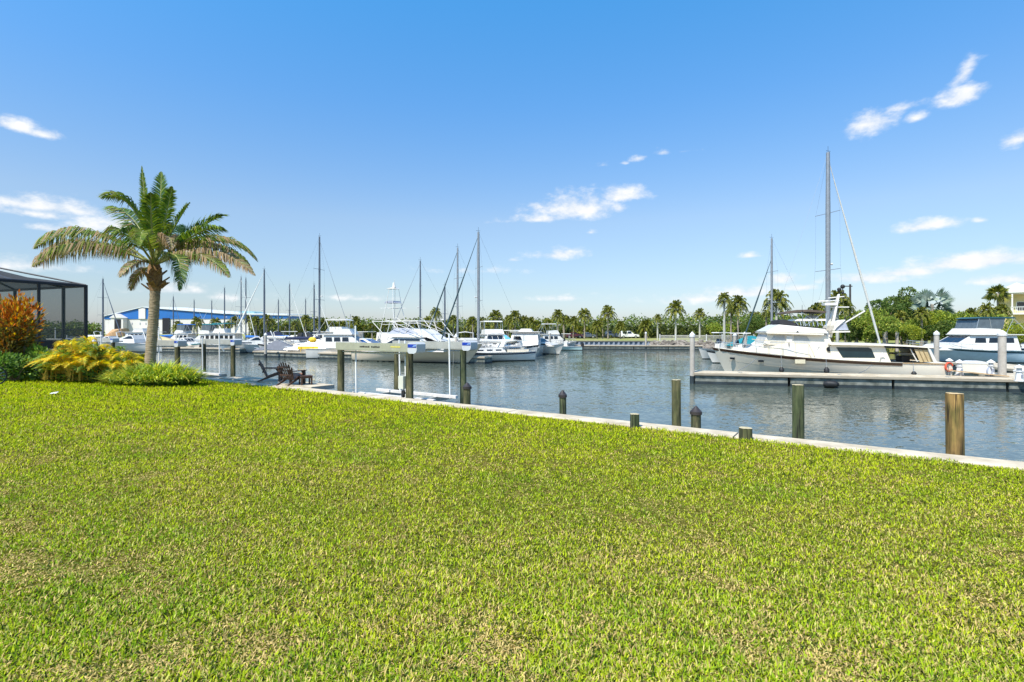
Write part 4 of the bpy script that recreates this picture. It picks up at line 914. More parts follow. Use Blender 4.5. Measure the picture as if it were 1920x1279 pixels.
# rails and fenders
b = MB()
us = [lp(px, 650, -2.0)[0] for px in (1413, 1419, 1442, 1467, 1491, 1516)]
P_ = [Vector((u, -(HY.half(u)-.08), HY.sheer(u)-.03)) for u in us]
b.tube([p+Vector((0, 0, .86)) for p in P_], .02, 6)
for p in P_[1:]: b.tube([p, p+Vector((0, 0, .86))], .017, 6)
b.tube([P_[-1]+Vector((0, 0, .86)), P_[-1]+Vector((.35, 0, .05))], .02, 6)
b.build('side_rail', mat('rail_cream', (.62, .55, .42), .4, .2), Y)
HY.railing(Y, .25, 3.9, .42, 5, mid=False, name='bow_rail')
MB().prism([(1.2, HY.sheer(1.2)-.05), (1.2, HY.sheer(1.2)+.18), (2.1, HY.sheer(2.1)+.15), (2.2, HY.sheer(2.2)-.05)], .35).build('bow_locker', CREAM, Y)
MB().tube([(2.9, -.2, HY.sheer(2.9)), (2.9, -.2, HY.sheer(2.9)+.28)], [.14, .10], 8).tube([(2.9, .25, HY.sheer(2.9)), (2.9, .25, HY.sheer(2.9)+.2)], .08, 8).build('anchor_windlass', STEEL, Y)
MB().prism(lps([(1427, 655), (1437, 640), (1452, 644), (1449, 650)], -.9), .8, .5).build('tender_cover', WHITE, Y)
for (px, yt, yb) in ((1467, 690, 699), (1550, 690, 701), (1715.5, 698, 707)):
    x, z = lp(px, 697, -2.3); t_ = x/YL; yy = -HY.half(x)-.14; z1_ = lp(px, yt, yy)[1]; z0_ = max(.68, lp(px, yb, yy)[1])
    fo_ = MB().tube([(x, yy, z0_), (x, yy, z0_+.06), (x, yy, z1_-.08), (x, yy, z1_+.05)], [.10, .15, .15, .06], 12).build('fender', BLACK, Y, smooth=True)
    MB().tube([(x, yy, z1_+.04), (x, yy+.10, HY.sheer(x))], .012, 5).build('fender_line', ALU, fo_)
b = MB(); 
for (xa, ya, xb, yb) in ((1420, 671, 1383, 698), (1635, 684, 1610, 702)):
    p = pv(xa, ya, -2.25); q = pv(xb, yb, -2.6); b.tube([p, ((p[0]+q[0])/2, (p[1]+q[1])/2, (p[2]+q[2])/2-.05), (q[0], q[1], .72)], .014, 5)
b.build('mooring_line', ALUD, Y)
tyre = empty('tyre_fender', (DA+DDIR*lp(1556, 720, -4)[0]).to_tuple()[:2]+(WATER,), DROT, 'black rubber buffer on the face of the finger dock', 'fender')
e_ = lp(1556, 718, -4.35); pp = Vector((YB.x, YB.y, WATER))+DDIR*e_[0]+DNRM*(-4.35); tyre.location = pp
MB().tube([(-.35, -.12, .22), (-.2, -.2, .22), (.2, -.2, .22), (.35, -.12, .22)], [.12, .2, .2, .12], 10).build('buffer', BLACK, tyre, smooth=True)

# ================================================================== SAILBOATS
sailboat(1552.5, 41.5, 12.5, 286, 16, 'sailboat behind the big yacht with the tallest mast and a forestay slanting right', WHITE2, GREYC, SAILW, NAVY, ALU, r=.14, jibr=.085, mastfrac=.47)
sailboat(1447, 56, 10.5, 447, 188, 'sailboat with dark furled jib left of the big yacht cabin', WHITE, GREYC, mat('dark_teal_cloth', (.02, .05, .06), .8), None, ALU, jibr=.08, jibtop=.82, rakepx=0, mastfrac=.36, bare=True)
sailboat(897, 53, 10.5, 435, 205, 'sailboat with the thick grey mast, tallest of the central group, teal furled jib', WHITE, WHITE, mat('dark_teal_cloth', (.02, .05, .06), .8), NAVY, ALU, r=.115, canvas=SAILW, jibr=.075)
sailboat(858, 58, 10.5, 465, 215, 'sailboat with slim pale mast and dark teal jib just left of the thickest central mast', WHITE, WHITE, mat('dark_teal_cloth', (.02, .05, .06), .8), None, ALU, r=.085, jibr=.08)
sailboat(834, 64, 8.0, 536, 160, 'small sailboat with a short mast between the central palms', WHITE, SAILW, None, None, ALUD, jibr=.06)
sailboat(788, 68, 11.0, 489, 200, 'sailboat with slim dark mast rising behind the sportfishing boat', WHITE, NAVY, ALU, None, ALUD, r=.08, jibr=.04)
sailboat(599, 68, 12.5, 444, 345, 'sailboat with the tallest mast left of centre, dark navy sail cover', WHITE2, NAVY, ALU, NAVY, ALUD, r=.10, jibr=.03)
sailboat(589, 76, 8.5, 534, 345, 'small sailboat whose mast stands just left of the tallest left mast', WHITE, NAVY, None, None, ALUD, jibr=.04)
sailboat(573, 110, 7.5, 561, 20, 'distant small sailboat with the shortest mast near the left centre dock', WHITE, SAILW, None, None, ALUD, jibr=.05)
sailboat(543, 90, 9.5, 533, 340, 'distant sailboat with a slim dark mast over the palms left of centre', WHITE, BLUEC, None, BLUEC, ALUD, jibr=.05)
sailboat(522, 104, 8.0, 562, 170, 'distant short masted sailboat with an antenna between two taller masts', WHITE, SAILW, ALU, None, ALUD, jibr=.03)
sailboat(495.5, 78, 11.0, 505, 200, 'grey hulled sailboat with white furled jib slanting left, right of the bright blue sail cover', WHITE2, SAILW, SAILW, None, ALUD, r=.10, jibr=.10)
sailboat(461, 92, 9.5, 522, 150, 'sailboat with bright blue sail cover, right one of two close masts near the palm fronds', WHITE, BLUEC, None, BLUEC, ALUD, jibr=.03)
sailboat(452, 84, 10.0, 520, 330, 'sailboat at the far dock with the left of two close masts near the palm', WHITE, SAILW, None, None, ALU, jibr=.05)
sailboat(421, 100, 9.5, 540, 30, 'distant sailboat with a dark mast crossing the teal roof vent of the warehouse', WHITE, TEALC, None, None, ALUD, jibr=.03)
sailboat(397, 114, 8.5, 564, 200, 'distant sailboat with the middle of three short masts over the warehouse', WHITE, SAILW, None, None, ALUD, jibr=.03)
sailboat(364, 114, 8.5, 563, 25, 'distant sailboat with tan canvas before the white warehouse wall', WHITE, TANC, None, None, ALUD, jibr=.03, canvas=TANC)
sailboat(325, 108, 9.0, 556, 335, 'distant sailboat with blue canvas just right of the palm trunk', WHITE, BLUEC, ALUD, None, ALUD, jibr=.05, canvas=BLUEC)
sailboat(193, 95, 10.5, 523, 350, 'sailboat with dark mast and slanting stay at the left corner of the blue warehouse', WHITE, SAILW, ALUD, None, ALUD, r=.11, jibr=.08)

# ================================================================== SPORTFISHING BOAT AND THE OTHERS
SO = at(905, 660, 49.0); SD = Vector((-.885, .466, 0)).normalized()       # bow at right, stern away to the left
SF = empty('sportfishing_boat', (SO.x, SO.y, WATER), math.atan2(SD.y, SD.x), 'long beige white sportfishing boat with grey flybridge enclosure and outriggers at left centre', 'boat')
SL = 15.0; SB_ = 4.6; HS = Hull(SL, SB_, 2.75, 1.75, 1.35, rake=2.0, draft=.4, tr=.9, full=.62, bowV=1.1, ent=.45, base=.10)
SF.scale = (1, 1, .72); HS.build(SF, BEIGE, deckm=WHITE); HS.strip(SF, BOTTOM, 'boot_stripe', lambda sh: -.2, lambda sh: .12); HS.rubrail(SF, WHITE, .05)
ol = [(3.2, 2.0), (5.0, 2.55), (6.1, 3.5), (9.6, 3.6), (11.2, 2.6), (12.2, 1.5), (3.2, 1.6)]
house(SF, 'cabin', ol, 1.95, 1.55, WHITE); front_panel(SF, 'windscreen', ol[1], ol[2], ol, 1.95, 1.55, GLASS, 3, ins=.08)
side_panels(SF, 'side_window', [(6.1, 2.75), (6.3, 3.3), (9.4, 3.3), (10.6, 2.55), (9.0, 2.5)], ol, 1.95, 1.55, GLASS)
MB().prism([(5.9, 3.5), (6.2, 4.0), (10.4, 3.95), (10.8, 3.55)], 1.75, 1.65).build('flybridge', WHITE, SF)
MB().prism([(6.6, 3.96), (8.0, 4.75), (9.6, 4.85), (10.6, 3.96)], 1.5, 1.1).build('bridge_enclosure', GREYC, SF)
MB().prism([(4.6, 3.02), (6.4, 4.6), (8.6, 4.8), (6.8, 4.05), (6.0, 3.6)], 1.2, .9).build('front_cover', WHITE, SF)
b = MB()
for sd_ in (-1, 1):
    b.tube([(5.8, sd_*1.4, 5.75), (12.6, sd_*1.4, 5.75)], .045, 6)
    for (xa, za, xb, zb) in ((6.2, 3.9, 6.8, 5.75), (8.2, 4.0, 7.6, 5.75), (8.8, 4.0, 9.6, 5.75), (10.6, 3.9, 10.2, 5.75), (12.6, 5.75, 10.9, 3.7), (5.8, 5.75, 3.6, 2.6)): b.tube([(xa, sd_*1.45, za), (xb, sd_*1.4, zb)], .04, 6)
    b.tube([(10.0, sd_*2.0, 5.9), (3.0, sd_*2.3, 2.8)], .035, 6); b.tube([(9.0, sd_*2.0, 6.3), (4.2, sd_*2.2, 3.2)], .03, 6)
for x in (5.8, 8.0, 10.0, 12.6): b.tube([(x, -1.4, 5.75), (x, 1.4, 5.75)], .04, 6)
b.build('tower_frame', WHITE, SF)
MB().box(6.8, 10.8, -1.3, 1.3, 5.80, 5.86).build('hardtop', WHITE, SF); HS.railing(SF, .4, 5.2, .5, 6)
# big tuna tower
TT = empty('tower_boat', at(737, HOR, 72).to_tuple()[:2]+(WATER,), math.radians(150), 'white fishing boat carrying a tall pale tuna tower with two small canopies', 'boat')
HT = Hull(11, 3.6, 1.9, 1.4, 1.2, rake=1.4, tr=.9); HT.build(TT, WHITE); TT.location = TT.location-Vector((math.cos(math.radians(150))*5.5, math.sin(math.radians(150))*5.5, 0))
house(TT, 'cabin', [(3, 1.5), (4, 2.8), (7.5, 2.9), (7.6, 1.3)], 1.3, 1.1, WHITE)
b = MB()
for sd_ in (-1, 1):
    b.tube([(3.6, sd_*1.5, 1.6), (4.7, sd_*.9, 6.4), (5.0, sd_*.6, 9.0)], [.05, .045, .03], 6).tube([(7.0, sd_*1.5, 1.6), (6.0, sd_*.9, 6.4), (5.7, sd_*.6, 9.0)], [.05, .045, .03], 6)
    b.tube([(3.7, sd_*.8, 6.3), (7.2, sd_*.8, 6.3)], .03, 5).tube([(4.4, sd_*1.2, 4.0), (6.4, sd_*1.2, 4.0)], .03, 5)
b.tube([(5, -.9, 6.3), (5, .9, 6.3)], .03, 5).tube([(6, -.9, 6.3), (6, .9, 6.3)], .03, 5).tube([(5.3, 0, 9), (5.2, 0, 10.3)], .02, 5)
b.build('tuna_tower', WHITE, TT); MB().prism([(4.6, 7.0), (4.9, 7.3), (6.1, 7.3), (6.5, 7.0)], .75).build('lower_canopy', GREYC, TT); MB().prism([(4.7, 9.0), (5.2, 9.2), (6.4, 9.0)], .55).build('upper_canopy', WHITE, TT); MB().tube([(5.3, 0, 9.2), (5.4, 0, 9.9)], [.25, .12], 8).build('radar_dome', WHITE, TT)

motorboat(1815, 52, 12.0, 174, 'pale blue hulled flybridge motoryacht with teal topped enclosure, moored at the far right', 'flybridge', mat('hull_pale_blue', (.50, .64, .72), .3, var=.06, coat=.3), mat('stripe_deep_teal', (.02, .07, .09), .4), mat('dark_teal_canvas', (.02, .08, .10), .8), hs=1.0)
motorboat(1900, 60, 8.5, 190, 'grey white express cruiser behind the blue motoryacht stern at the far right', 'express', WHITE, NAVY, NAVY)
motorboat(1428, 50, 7.6, 205, 'white express cruiser with grey windscreen just behind the big yacht foredeck', 'express', WHITE, GREYC, None, hs=1.05, win=PANEL)
motorboat(1404, 64, 7.5, 190, 'boat under a teal cover beside the dark furled jib left of the big yacht', 'cover', WHITE, None, TEALC, hs=1.3)
motorboat(1350, 58, 6.0, 200, 'small white open boat left of the yacht bow among rails', 'console', WHITE, None, None)
motorboat(1385, 50, 6.0, 170, 'low white skiff just above the yacht bow with dark seats', 'console', WHITE, BLACK, WHITE)
motorboat(1060, 82, 5.2, 180, 'low pale aqua skiff alone at the left end of the bulkhead dock', 'console', mat('hull_aqua', (.45, .60, .58), .35, var=.05), None, None, hs=.7)
# catamaran
def catamaran(px, D, L, head, label):
    h = math.radians(head); ux = Vector((-math.cos(h), -math.sin(h), 0)); c_ = at(px, HOR, D); org = Vector((c_.x, c_.y, WATER))-ux*(L*.5)
    o = empty('catamaran', org, math.atan2(ux.y, ux.x), label, 'catamaran')
    for y in (-1.7, 1.7):
        H = Hull(L, 1.15, 1.35, 1.2, 1.05, rake=.4, draft=.3, tr=.8, ent=.4); b, _ = H.surf(); b.v = [(x, yy+y, z) for x, yy, z in b.v]; b.build('hull', WHITE, o, smooth=True)
        MB().box(.8, L, y-.5, y+.5, 1.12, 1.2).build('deck', WHITE, o)
    ol = [(L*.25, .7), (L*.30, 1.5), (L*.42, 1.75), (L*.50, 2.9), (L*.90, 2.95), (L*.92, .7)]
    house(o, 'cabin', ol, 2.0, 1.6, WHITE); front_panel(o, 'windscreen', ol[2], ol[3], ol, 2.0, 1.6, PANEL, 3)
    for i in range(3): side_panels(o, 'side_window', [(L*(.52+.12*i), 1.9), (L*(.61+.12*i), 1.9), (L*(.61+.12*i), 2.65), (L*(.53+.12*i), 2.65)], ol, 2.0, 1.6, PANEL)
    MB().box(L*.45, L*.97, -1.9, 1.9, 2.96, 3.04).build('roof', WHITE, o); MB().prism([(L*.55, 3.045), (L*.6, 3.4), (L*.75, 3.4), (L*.8, 3.045)], .9, .6).build('upper_helm', WHITE, o)
    return o
catamaran(984, 66, 9.0, 262, 'white power catamaran with a grey windowed cabin pointing towards the camera')
motorboat(945, 58, 9.0, 300, 'pale blue hulled boat with a pointed bow just right of the sportfishing boat bow', 'express', WHITE2, None, None, hs=.95)
motorboat(968, 60, 8.5, 305, 'white boat with reddish brown seats beside the catamaran bow', 'console', WHITE2, BLACK, None, hs=1.1)
motorboat(1012, 70, 8.0, 320, 'white open motor boat with bright cockpit right of the catamaran', 'express', WHITE, None, None)
motorboat(1040, 84, 7.5, 10, 'distant white boat with a cream top behind the lone capped piling', 'flybridge', WHITE, None, None)
motorboat(925, 66, 10.0, 285, 'white flybridge cruiser with many rails behind the thick central mast', 'flybridge', WHITE, None, None)
motorboat(945, 74, 9.0, 280, 'white cruiser with bright light blue cover behind the catamaran', 'cover', WHITE, None, mat('light_blue_canvas', (.10, .35, .62), .8), hs=1.2)
motorboat(880, 62, 9.5, 290, 'white cruiser with dark windscreen between the two teal furled jibs', 'express', WHITE, None, None)
motorboat(690, 60, 9.5, 350, 'white hulled cruiser with blue oval windows behind the lift beam', 'express', WHITE2, None, None, win=mat('blue_glass', (.01, .06, .2), .1))
motorboat(672, 74, 7.0, 340, 'boat under a turquoise cover between two white cruisers at left centre', 'cover', WHITE, None, mat('turquoise_canvas', (.02, .38, .45), .8), hs=1.2)
motorboat(655, 59, 9.0, 358, 'large white express yacht with a black window band above the lift beam', 'flybridge', WHITE, None, None, hs=1.1)
motorboat(632, 70, 10.5, 175, 'white trawler with a row of small square windows', 'trawler', WHITE, None, None)
kb = motorboat(590, 61, 7.4, 178, 'white boat with a yellow sail bag and yellow straps over the far dock edge', 'cover', mat('hull_light_grey', (.60, .60, .61), .4, var=.05), None, WHITE, hs=.95)
H_ = .62+7.4*.055
for x in (2.6, 4.0): MB().tube([(x, -1.27, .35), (x, -1.25, 1.3)], .03, 6).build('yellow_strap', YELM, kb)
MB().box(2.2, 4.6, -1.22, -1.1, 1.0, 1.35).build('yellow_banner', YELM, kb); MB().ball((3.6, -.4, 2.1), .4, 8, 6, (1.2, .7, .8)).build('yellow_bag', YELM, kb)
kr = empty('kayak', at(700, HOR, 56.2).to_tuple()[:2]+(-.05,), math.atan2(LBp[1]-LA[1], LBp[0]-LA[0]), 'tan kayak lying on its side on the left centre dock', 'kayak')
Hk = Hull(4.6, .8, .55, .42, .5, rake=.4, draft=.0, tr=.15, full=.9); b, _ = Hk.surf(12, 5); b.build('hull', BEIGE, kr, smooth=True); kr.location.x -= 2.3
motorboat(518, 66, 5.5, 185, 'dark grey inflatable dinghy beside the left centre dock', 'cover', mat('grey_rubber', (.08, .09, .11), .6), None, mat('grey_rubber_top', (.13, .14, .17), .7), hs=.8, name='inflatable_dinghy')
motorboat(540, 70, 7.5, 200, 'white open boat with brown wooden hoops and rails', 'console', WHITE, BRWOOD, None)
motorboat(560, 84, 8.0, 170, 'white cruiser with black engine cover behind the yellow bagged boat', 'express', WHITE, None, BLACK)
motorboat(478, 73, 9.5, 205, 'long pale grey hull in front of the grey masted sailboat', 'express', WHITE2, None, None, hs=1.05)
motorboat(415, 76, 8.5, 180, 'white houseboat like hull with two small black windows at the far dock', 'trawler', WHITE, None, TEALC, hs=.9)
motorboat(352, 76, 6.5, 330, 'small white runabout bow tipped up behind the second lift', 'express', WHITE, TEALC, None)
motorboat(385, 90, 7.5, 180, 'white boat with a teal umbrella like bimini before the warehouse palms', 'flybridge', WHITE, None, TEALC)
motorboat(340, 96, 8.0, 170, 'white boat under a bright blue canopy right of the palm trunk', 'flybridge', WHITE, None, BLUEC)
motorboat(250, 76, 11.0, 178, 'long white cruiser left of the palm trunk behind the yellow shrubs', 'express', WHITE, None, None, hs=1.1)
motorboat(262, 90, 8.0, 190, 'boxy white cruiser with navy bow just left of the palm trunk', 'trawler', WHITE, NAVY, None)
motorboat(205, 84, 8.5, 180, 'white boat behind the orange shrub tips near the tan heap', 'express', WHITE, None, None)
motorboat(165, 110, 8.0, 185, 'distant white boat in the gap between cage and warehouse', 'express', WHITE, None, None)
motorboat(300, 78, 7.5, 185, 'cream topped white boat immediately right of the palm trunk', 'cover', WHITE, None, TANC)
motorboat(437, 96, 7.5, 190, 'small far boat with a cream cabin between far masts', 'express', CREAM, None, None)
motorboat(500, 100, 8.0, 180, 'distant white cruiser between masts left of centre', 'express', WHITE, None, NAVY)
motorboat(760, 78, 8.5, 190, 'distant white cruiser hidden behind the sportfishing boat frame', 'flybridge', WHITE, None, None)
# ================================================================== BUILDINGS
BLUEW = mat('warehouse_blue', (.015, .13, .42), .5, var=.05, scale=.2); WWALL = mat('warehouse_white', (.66, .62, .60), .7, var=.05, scale=.1); DARK = mat('dark_opening', (.015, .015, .02), .9)
def W(px, py, D): return at(px, py, D)
DW = 235; wh = empty('boat_storage_warehouse', W(380, 618, DW).to_tuple()[:2]+(.3,), 0, 'large white boatyard warehouse with a bright blue gabled upper wall', 'warehouse')
def wl(px, py): p = W(px, py, DW); return (p.x-wh.location.x, p.z-.3)
def wprism(name, pts, y0, y1, m, parent=wh): return MB().prism([wl(*p) for p in pts], (y1-y0)/2, yc=(y0+y1)/2).build(name, m, parent)
wprism('lower_wall', [(197, 628.5), (197, 598.6), (540, 597.5), (540, 628.5)], 0, 29, WWALL)
wprism('upper_wall', [(196, 598.5), (196, 594), (268, 577.5), (420, 589.5), (539, 592), (539, 597.4)], -.25, 29, BLUEW)
ro = MB(); a = [wl(*p) for p in ((194, 594.3), (268, 576.8), (420, 588.8), (540, 591.2))]
for k in range(3): ro.sheet([(a[k][0], -.8, a[k][1]+.05), (a[k+1][0], -.8, a[k+1][1]+.05), (a[k+1][0], 30, a[k+1][1]+1.0), (a[k][0], 30, a[k][1]+1.0)], (0, 0, 1), .3)
ro.build('roof', mat('metal_roof_white', (.62, .65, .66), .5), wh)
wprism('centre_panel', [(261.5, 598), (261.5, 579), (268, 577.8), (274, 578.8), (274, 598)], -.6, -.26, WWALL)
wprism('porch', [(217, 628), (217, 596.5), (240, 596.5), (240, 628)], -3, -.3, WWALL); wprism('porch_gable', [(215, 596.4), (227, 588.5), (241, 596.4)], -3.4, -.3, WWALL)
wprism('door', [(224.5, 628), (224.5, 599), (236, 599), (236, 628)], -3.2, -3.01, DARK); wprism('door', [(306, 628), (306, 596.5), (319, 596.5), (319, 628)], -.6, -.26, DARK)
wprism('roof_vent', [(403, 583.5), (405, 580.5), (430, 580.5), (436, 583), (434, 587), (410, 586)], 20, 30, mat('vent_teal', (.25, .42, .45), .5))
for x in (247, 262, 273): wprism('wall_louver', [(x, 605), (x+1.5, 605), (x+1.5, 609), (x, 609)], -.1, -.01, GREYC)
hp = empty('thatched_hut', W(218, 618, 130).to_tuple()[:2]+(.3,), 0, 'low tan thatched hut roof before the warehouse porch', 'hut')
b = MB(); b.tube([(0, 0, .4), (0, 0, .9), (-1.0, 0, 2.0)], [3.2, 2.9, .25], 14).build('thatch_roof', mat('thatch', (.45, .27, .13), .9, scale=4, var=.25, bump=.5), hp)
for (x, y) in ((-2.2, -1.5), (2.2, -1.5), (-2.2, 1.5), (2.2, 1.5)): MB().tube([(x, y, -.2), (x, y, .5)], .1, 6).build('post', BRWOOD, hp)
# yellow two storey house at right
YW = mat('yellow_siding', (.60, .50, .25), .8, scale=1.2, stretch=(.1, .1, 8), var=.08); RF = mat('shingle_roof_grey', (.38, .37, .36), .85, var=.15, scale=3); TRIM = mat('white_trim', (.72, .71, .67), .5, var=.05)
DH = 84; ho = empty('house', (at(1880, HOR, DH).x, DH, .3), math.radians(-40), 'pale yellow two storey house with white balconies at the right edge', 'house')
MB().box(0, 16, 0, 12, -.4, 8.0).build('wall', YW, ho)
rfo = MB().prism([(-1.5, 8.02), (3.2, 9.9), (18, 9.9), (18, 8.02)], 7.2, .3, yc=6).build('roof', RF, ho)
MB().prism([(-2.0, 7.80), (-2.0, 8.015), (18, 8.015), (18, 7.80)], 7.6, yc=6).build('eaves', TRIM, ho)
MB().sheet([(-1.6, -1.9, 8.0), (4.6, -1.9, 8.0), (1.5, -1.9, 9.6)], (0, 1, 0), .3).build('gable', TRIM, ho)
for z in (.4, 3.9):
    MB().box(.8, 16, -1.9, -.01, z+.62, z+.85).build('balcony_floor', TRIM, ho)
    br_ = MB().box(.8, 16, -1.9, -1.82, z+1.75, z+1.83).build('balcony_rail', TRIM, ho)
    fp = MB().box(-.025, .025, -.02, .02, 0, .9).build('baluster', TRIM, br_, loc=(.85, -1.86, z+.86))
    for k in range(1, 60): c_ = fp.copy(); COL.objects.link(c_); c_.parent = br_; c_.location = (.85+.25*k, -1.86, z+.86)
for x in (.9, 5.8, 11): MB().box(x, x+.18, -1.84, -1.66, -.4, 7.8).build('balcony_post', TRIM, ho)
for (x, z) in ((1.6, 5.1), (4.2, 5.1), (7, 5.1), (.9, 1.6), (3.6, 1.6), (7, 1.6)):
    f = MB().box(x, x+1.1, -.05, -.005, z, z+1.5).build('window', TRIM, ho); MB().box(x+.08, x+1.02, -.075, -.052, z+.08, z+.71).build('pane', GLASS, f); MB().box(x+.08, x+1.02, -.075, -.052, z+.79, z+1.42).build('pane', GLASS, f)

# utility poles
def upole(px, ytop, D, label, arms=2):
    p = at(px, ytop, D); o = empty('utility_pole', (p.x, p.y, .3), 0, label, 'utility pole'); H = p.z-.3; m_ = mat('pole_wood', (.05, .045, .045), .9, var=.2)
    MB().tube([(0, 0, 0), (0, 0, H)], [.17, .12], 8).build('post', m_, o)
    for k in range(arms): MB().box(-1.1, 1.1 if k else .3, -.05, .05, H-.35-.9*k, H-.22-.9*k).build('crossarm', m_, o)
upole(1594, 533, 72, 'tall dark utility pole between the radar mast and the broad trees', 1)
upole(691, 597, 170, 'far utility pole with a crossarm above the trees at left centre'); upole(732, 598, 175, 'second far utility pole behind the tuna tower boat', 1)
# screen enclosure
CD = 28.0; CB = 1.42; FR = mat('bronze_frame', (.012, .013, .018), .5)
scm = bpy.data.materials.new('insect_screen'); scm.use_nodes = True; t = scm.node_tree; P = t.nodes['Principled BSDF']; P.inputs['Base Color'].default_value = (.09, .10, .085, 1); P.inputs['Roughness'].default_value = .8
Tn = t.nodes.new('ShaderNodeBsdfTransparent'); Mx = t.nodes.new('ShaderNodeMixShader'); Mx.inputs[0].default_value = .46; t.links.new(Tn.outputs[0], Mx.inputs[1]); t.links.new(P.outputs[0], Mx.inputs[2]); t.links.new(Mx.outputs[0], t.nodes['Material Output'].inputs[0])
scr = bpy.data.materials.new('insect_screen_roof'); scr.use_nodes = True; t = scr.node_tree; P = t.nodes['Principled BSDF']; P.inputs['Base Color'].default_value = (.035, .032, .028, 1); P.inputs['Roughness'].default_value = .8
Tn = t.nodes.new('ShaderNodeBsdfTransparent'); Mx = t.nodes.new('ShaderNodeMixShader'); Mx.inputs[0].default_value = .86; t.links.new(Tn.outputs[0], Mx.inputs[1]); t.links.new(P.outputs[0], Mx.inputs[2]); t.links.new(Mx.outputs[0], t.nodes['Material Output'].inputs[0])
K = at(161, HOR, 27.0); CR = math.radians(157); cg = empty('pool_cage', (K.x, K.y, CB), CR, 'dark framed pool screen enclosure with a peaked mesh roof at the left edge', 'screen enclosure')
# local x runs from the near right corner back left; local y (towards the house side)
EH = (HOR-538)/FPX*27.0+CAMH-CB
cax = Vector((math.cos(CR), math.sin(CR), 0)); cay = Vector((-math.sin(CR), math.cos(CR), 0))
dx_ = lambda px: ((Vector(((px-960)/FPX, 1, 0))))    # ray
def hitx(px):     # where the ray through column px meets the front wall line
    d = dx_(px); Kp = Vector((K.x, K.y, 0)); n_ = cay; t_ = Kp.dot(n_)/d.dot(n_); return (d*t_-Kp).dot(cax)
xs = [0, hitx(119), hitx(28), hitx(28)+3.2, hitx(28)+6.4]; DEP = 6.0
for x in xs: MB().box(x-.06, x+.06, -.06, .06, 0, EH).build('post', FR, cg)
for y in (2.0, 4.0, 6.0): MB().box(-.05, .05, y-.05 if y < 6 else y-.05, y+.05, 0, EH).build('post', FR, cg)
MB().box(-.07, xs[-1], -.055, .055, EH-.02, EH+.10).box(-.05, .05, .06, DEP, EH-.02, EH+.10).build('eave_beam', FR, cg)
MB().box(.065, xs[-1], -.03, .03, .02, .42).box(-.03, .03, .065, DEP, .02, .42).build('kick_plate', FR, cg)
MB().box(.065, xs[-1], -.035, .035, .95, 1.0).build('chair_rail', FR, cg)
for a_, b_ in zip(xs[:-1], xs[1:]): MB().quad((a_+.062, 0, .43), (b_-.062, 0, .43), (b_-.062, 0, EH-.03), (a_+.062, 0, EH-.03)).build('screen_panel', scm, cg)
for y in (0, 2, 4): MB().quad((0, y+.062, .43), (0, y+1.94, .43), (0, y+1.94, EH-.03), (0, y+.062, EH-.03)).build('screen_panel', scm, cg)
rz_ = [0]*5; RH = 1.75; XR = hitx(28)+1.2
ridge = [(x, DEP/2, EH+.1+min(RH, x/XR*RH)) for x in xs]
for k in range(4):
    a, b_ = xs[k], xs[k+1]
    MB().quad((a, -.04, EH+.11), (b_, -.04, EH+.11), (b_, ridge[k+1][1], ridge[k+1][2]), (a, ridge[k][1], ridge[k][2])).build('roof_screen', scr, cg)
    MB().quad((a, DEP, EH+.11), (b_, DEP, EH+.11), (b_, ridge[k+1][1], ridge[k+1][2]), (a, ridge[k][1], ridge[k][2])).build('roof_screen', scr, cg)
    MB().tube([(a, 0, EH+.06), ridge[k], (a, DEP, EH+.06)], .05, 4).build('rafter', FR, cg)
MB().tube(ridge, .05, 4).tube([(0, 0, EH+.1), ridge[2]], .04, 4).build('ridge_beam', FR, cg)
MB().box(-.4, xs[-1]+3, -.5, DEP+4, -1.6, -.006).build('raised_pool_deck', CONC, cg)
MB().box(1.5, 6.5, 1.2, 3.6, 0, .42).build('spa_wall', mat('spa_grey', (.16, .15, .15), .8), cg); MB().tube([(3.2, 3.4, .42), (3.2, 3.4, 1.5)], .05, 6).build('white_post', PVC, cg)
# parked cars
def car(px, D, label, m, L=4.8, suv=True, flip=False, group='cars parked along the far bank'):
    c_ = at(px, HOR, D); o = empty('parked_car', (c_.x, D, .32), PI if flip else 0, label, 'car', group); H = 1.75 if suv else 1.42; x0 = -L/2
    body = [(x0, .35), (x0, .85), (x0+.15, 1.0), (x0+L*.70, 1.02), (x0+L*.97, .86), (x0+L, .6), (x0+L, .35)]
    MB().prism(body, .93, .88).build('body', m, o)
    gh = [(x0+.12, 1.01), (x0+.35, H-.04), (x0+.6, H), (x0+L*.55, H-.02), (x0+L*.72, 1.02)] if suv else [(x0+.5, 1.0), (x0+L*.28, H-.02), (x0+L*.52, H), (x0+L*.72, 1.02)]
    MB().prism(gh, .84, .68).build('roof', m, o)
    za, zb = gh[0][1], max(g[1] for g in gh); wf = lambda z: .84+(-.16)*(z-za)/(zb-za)
    z0_, z1_ = za+.06, zb-.12
    for sd_ in (-1, 1):
        for (xa, xb) in ((.14 if suv else .24, .38), (.39, .62)):
            pts = [(x0+L*xa, z0_), (x0+L*xb, z0_), (x0+L*min(xb, .585), z1_), (x0+L*(xa+.03), z1_)]
            MB().sheet([(x, sd_*(wf(z)+.004), z) for x, z in pts], (0, sd_, 0), .012).build('window', GLASS, o)
    for x in (x0+L*.19, x0+L*.81):
        for y in (-.86, .86):
            w_ = MB().tube([(x, y-.11, .33), (x, y+.11, .33)], .34, 16).build('wheel', BLACK, o); MB().tube([(x, y-.125, .33), (x, y+.125, .33)], .2, 12).build('rim', STEEL, w_)
    MB().box(x0+L-.03, x0+L+.015, -.8, -.5, .62, .76).build('headlight', CAPW, o); MB().box(x0+L-.03, x0+L+.015, .5, .8, .62, .76).build('headlight', CAPW, o)
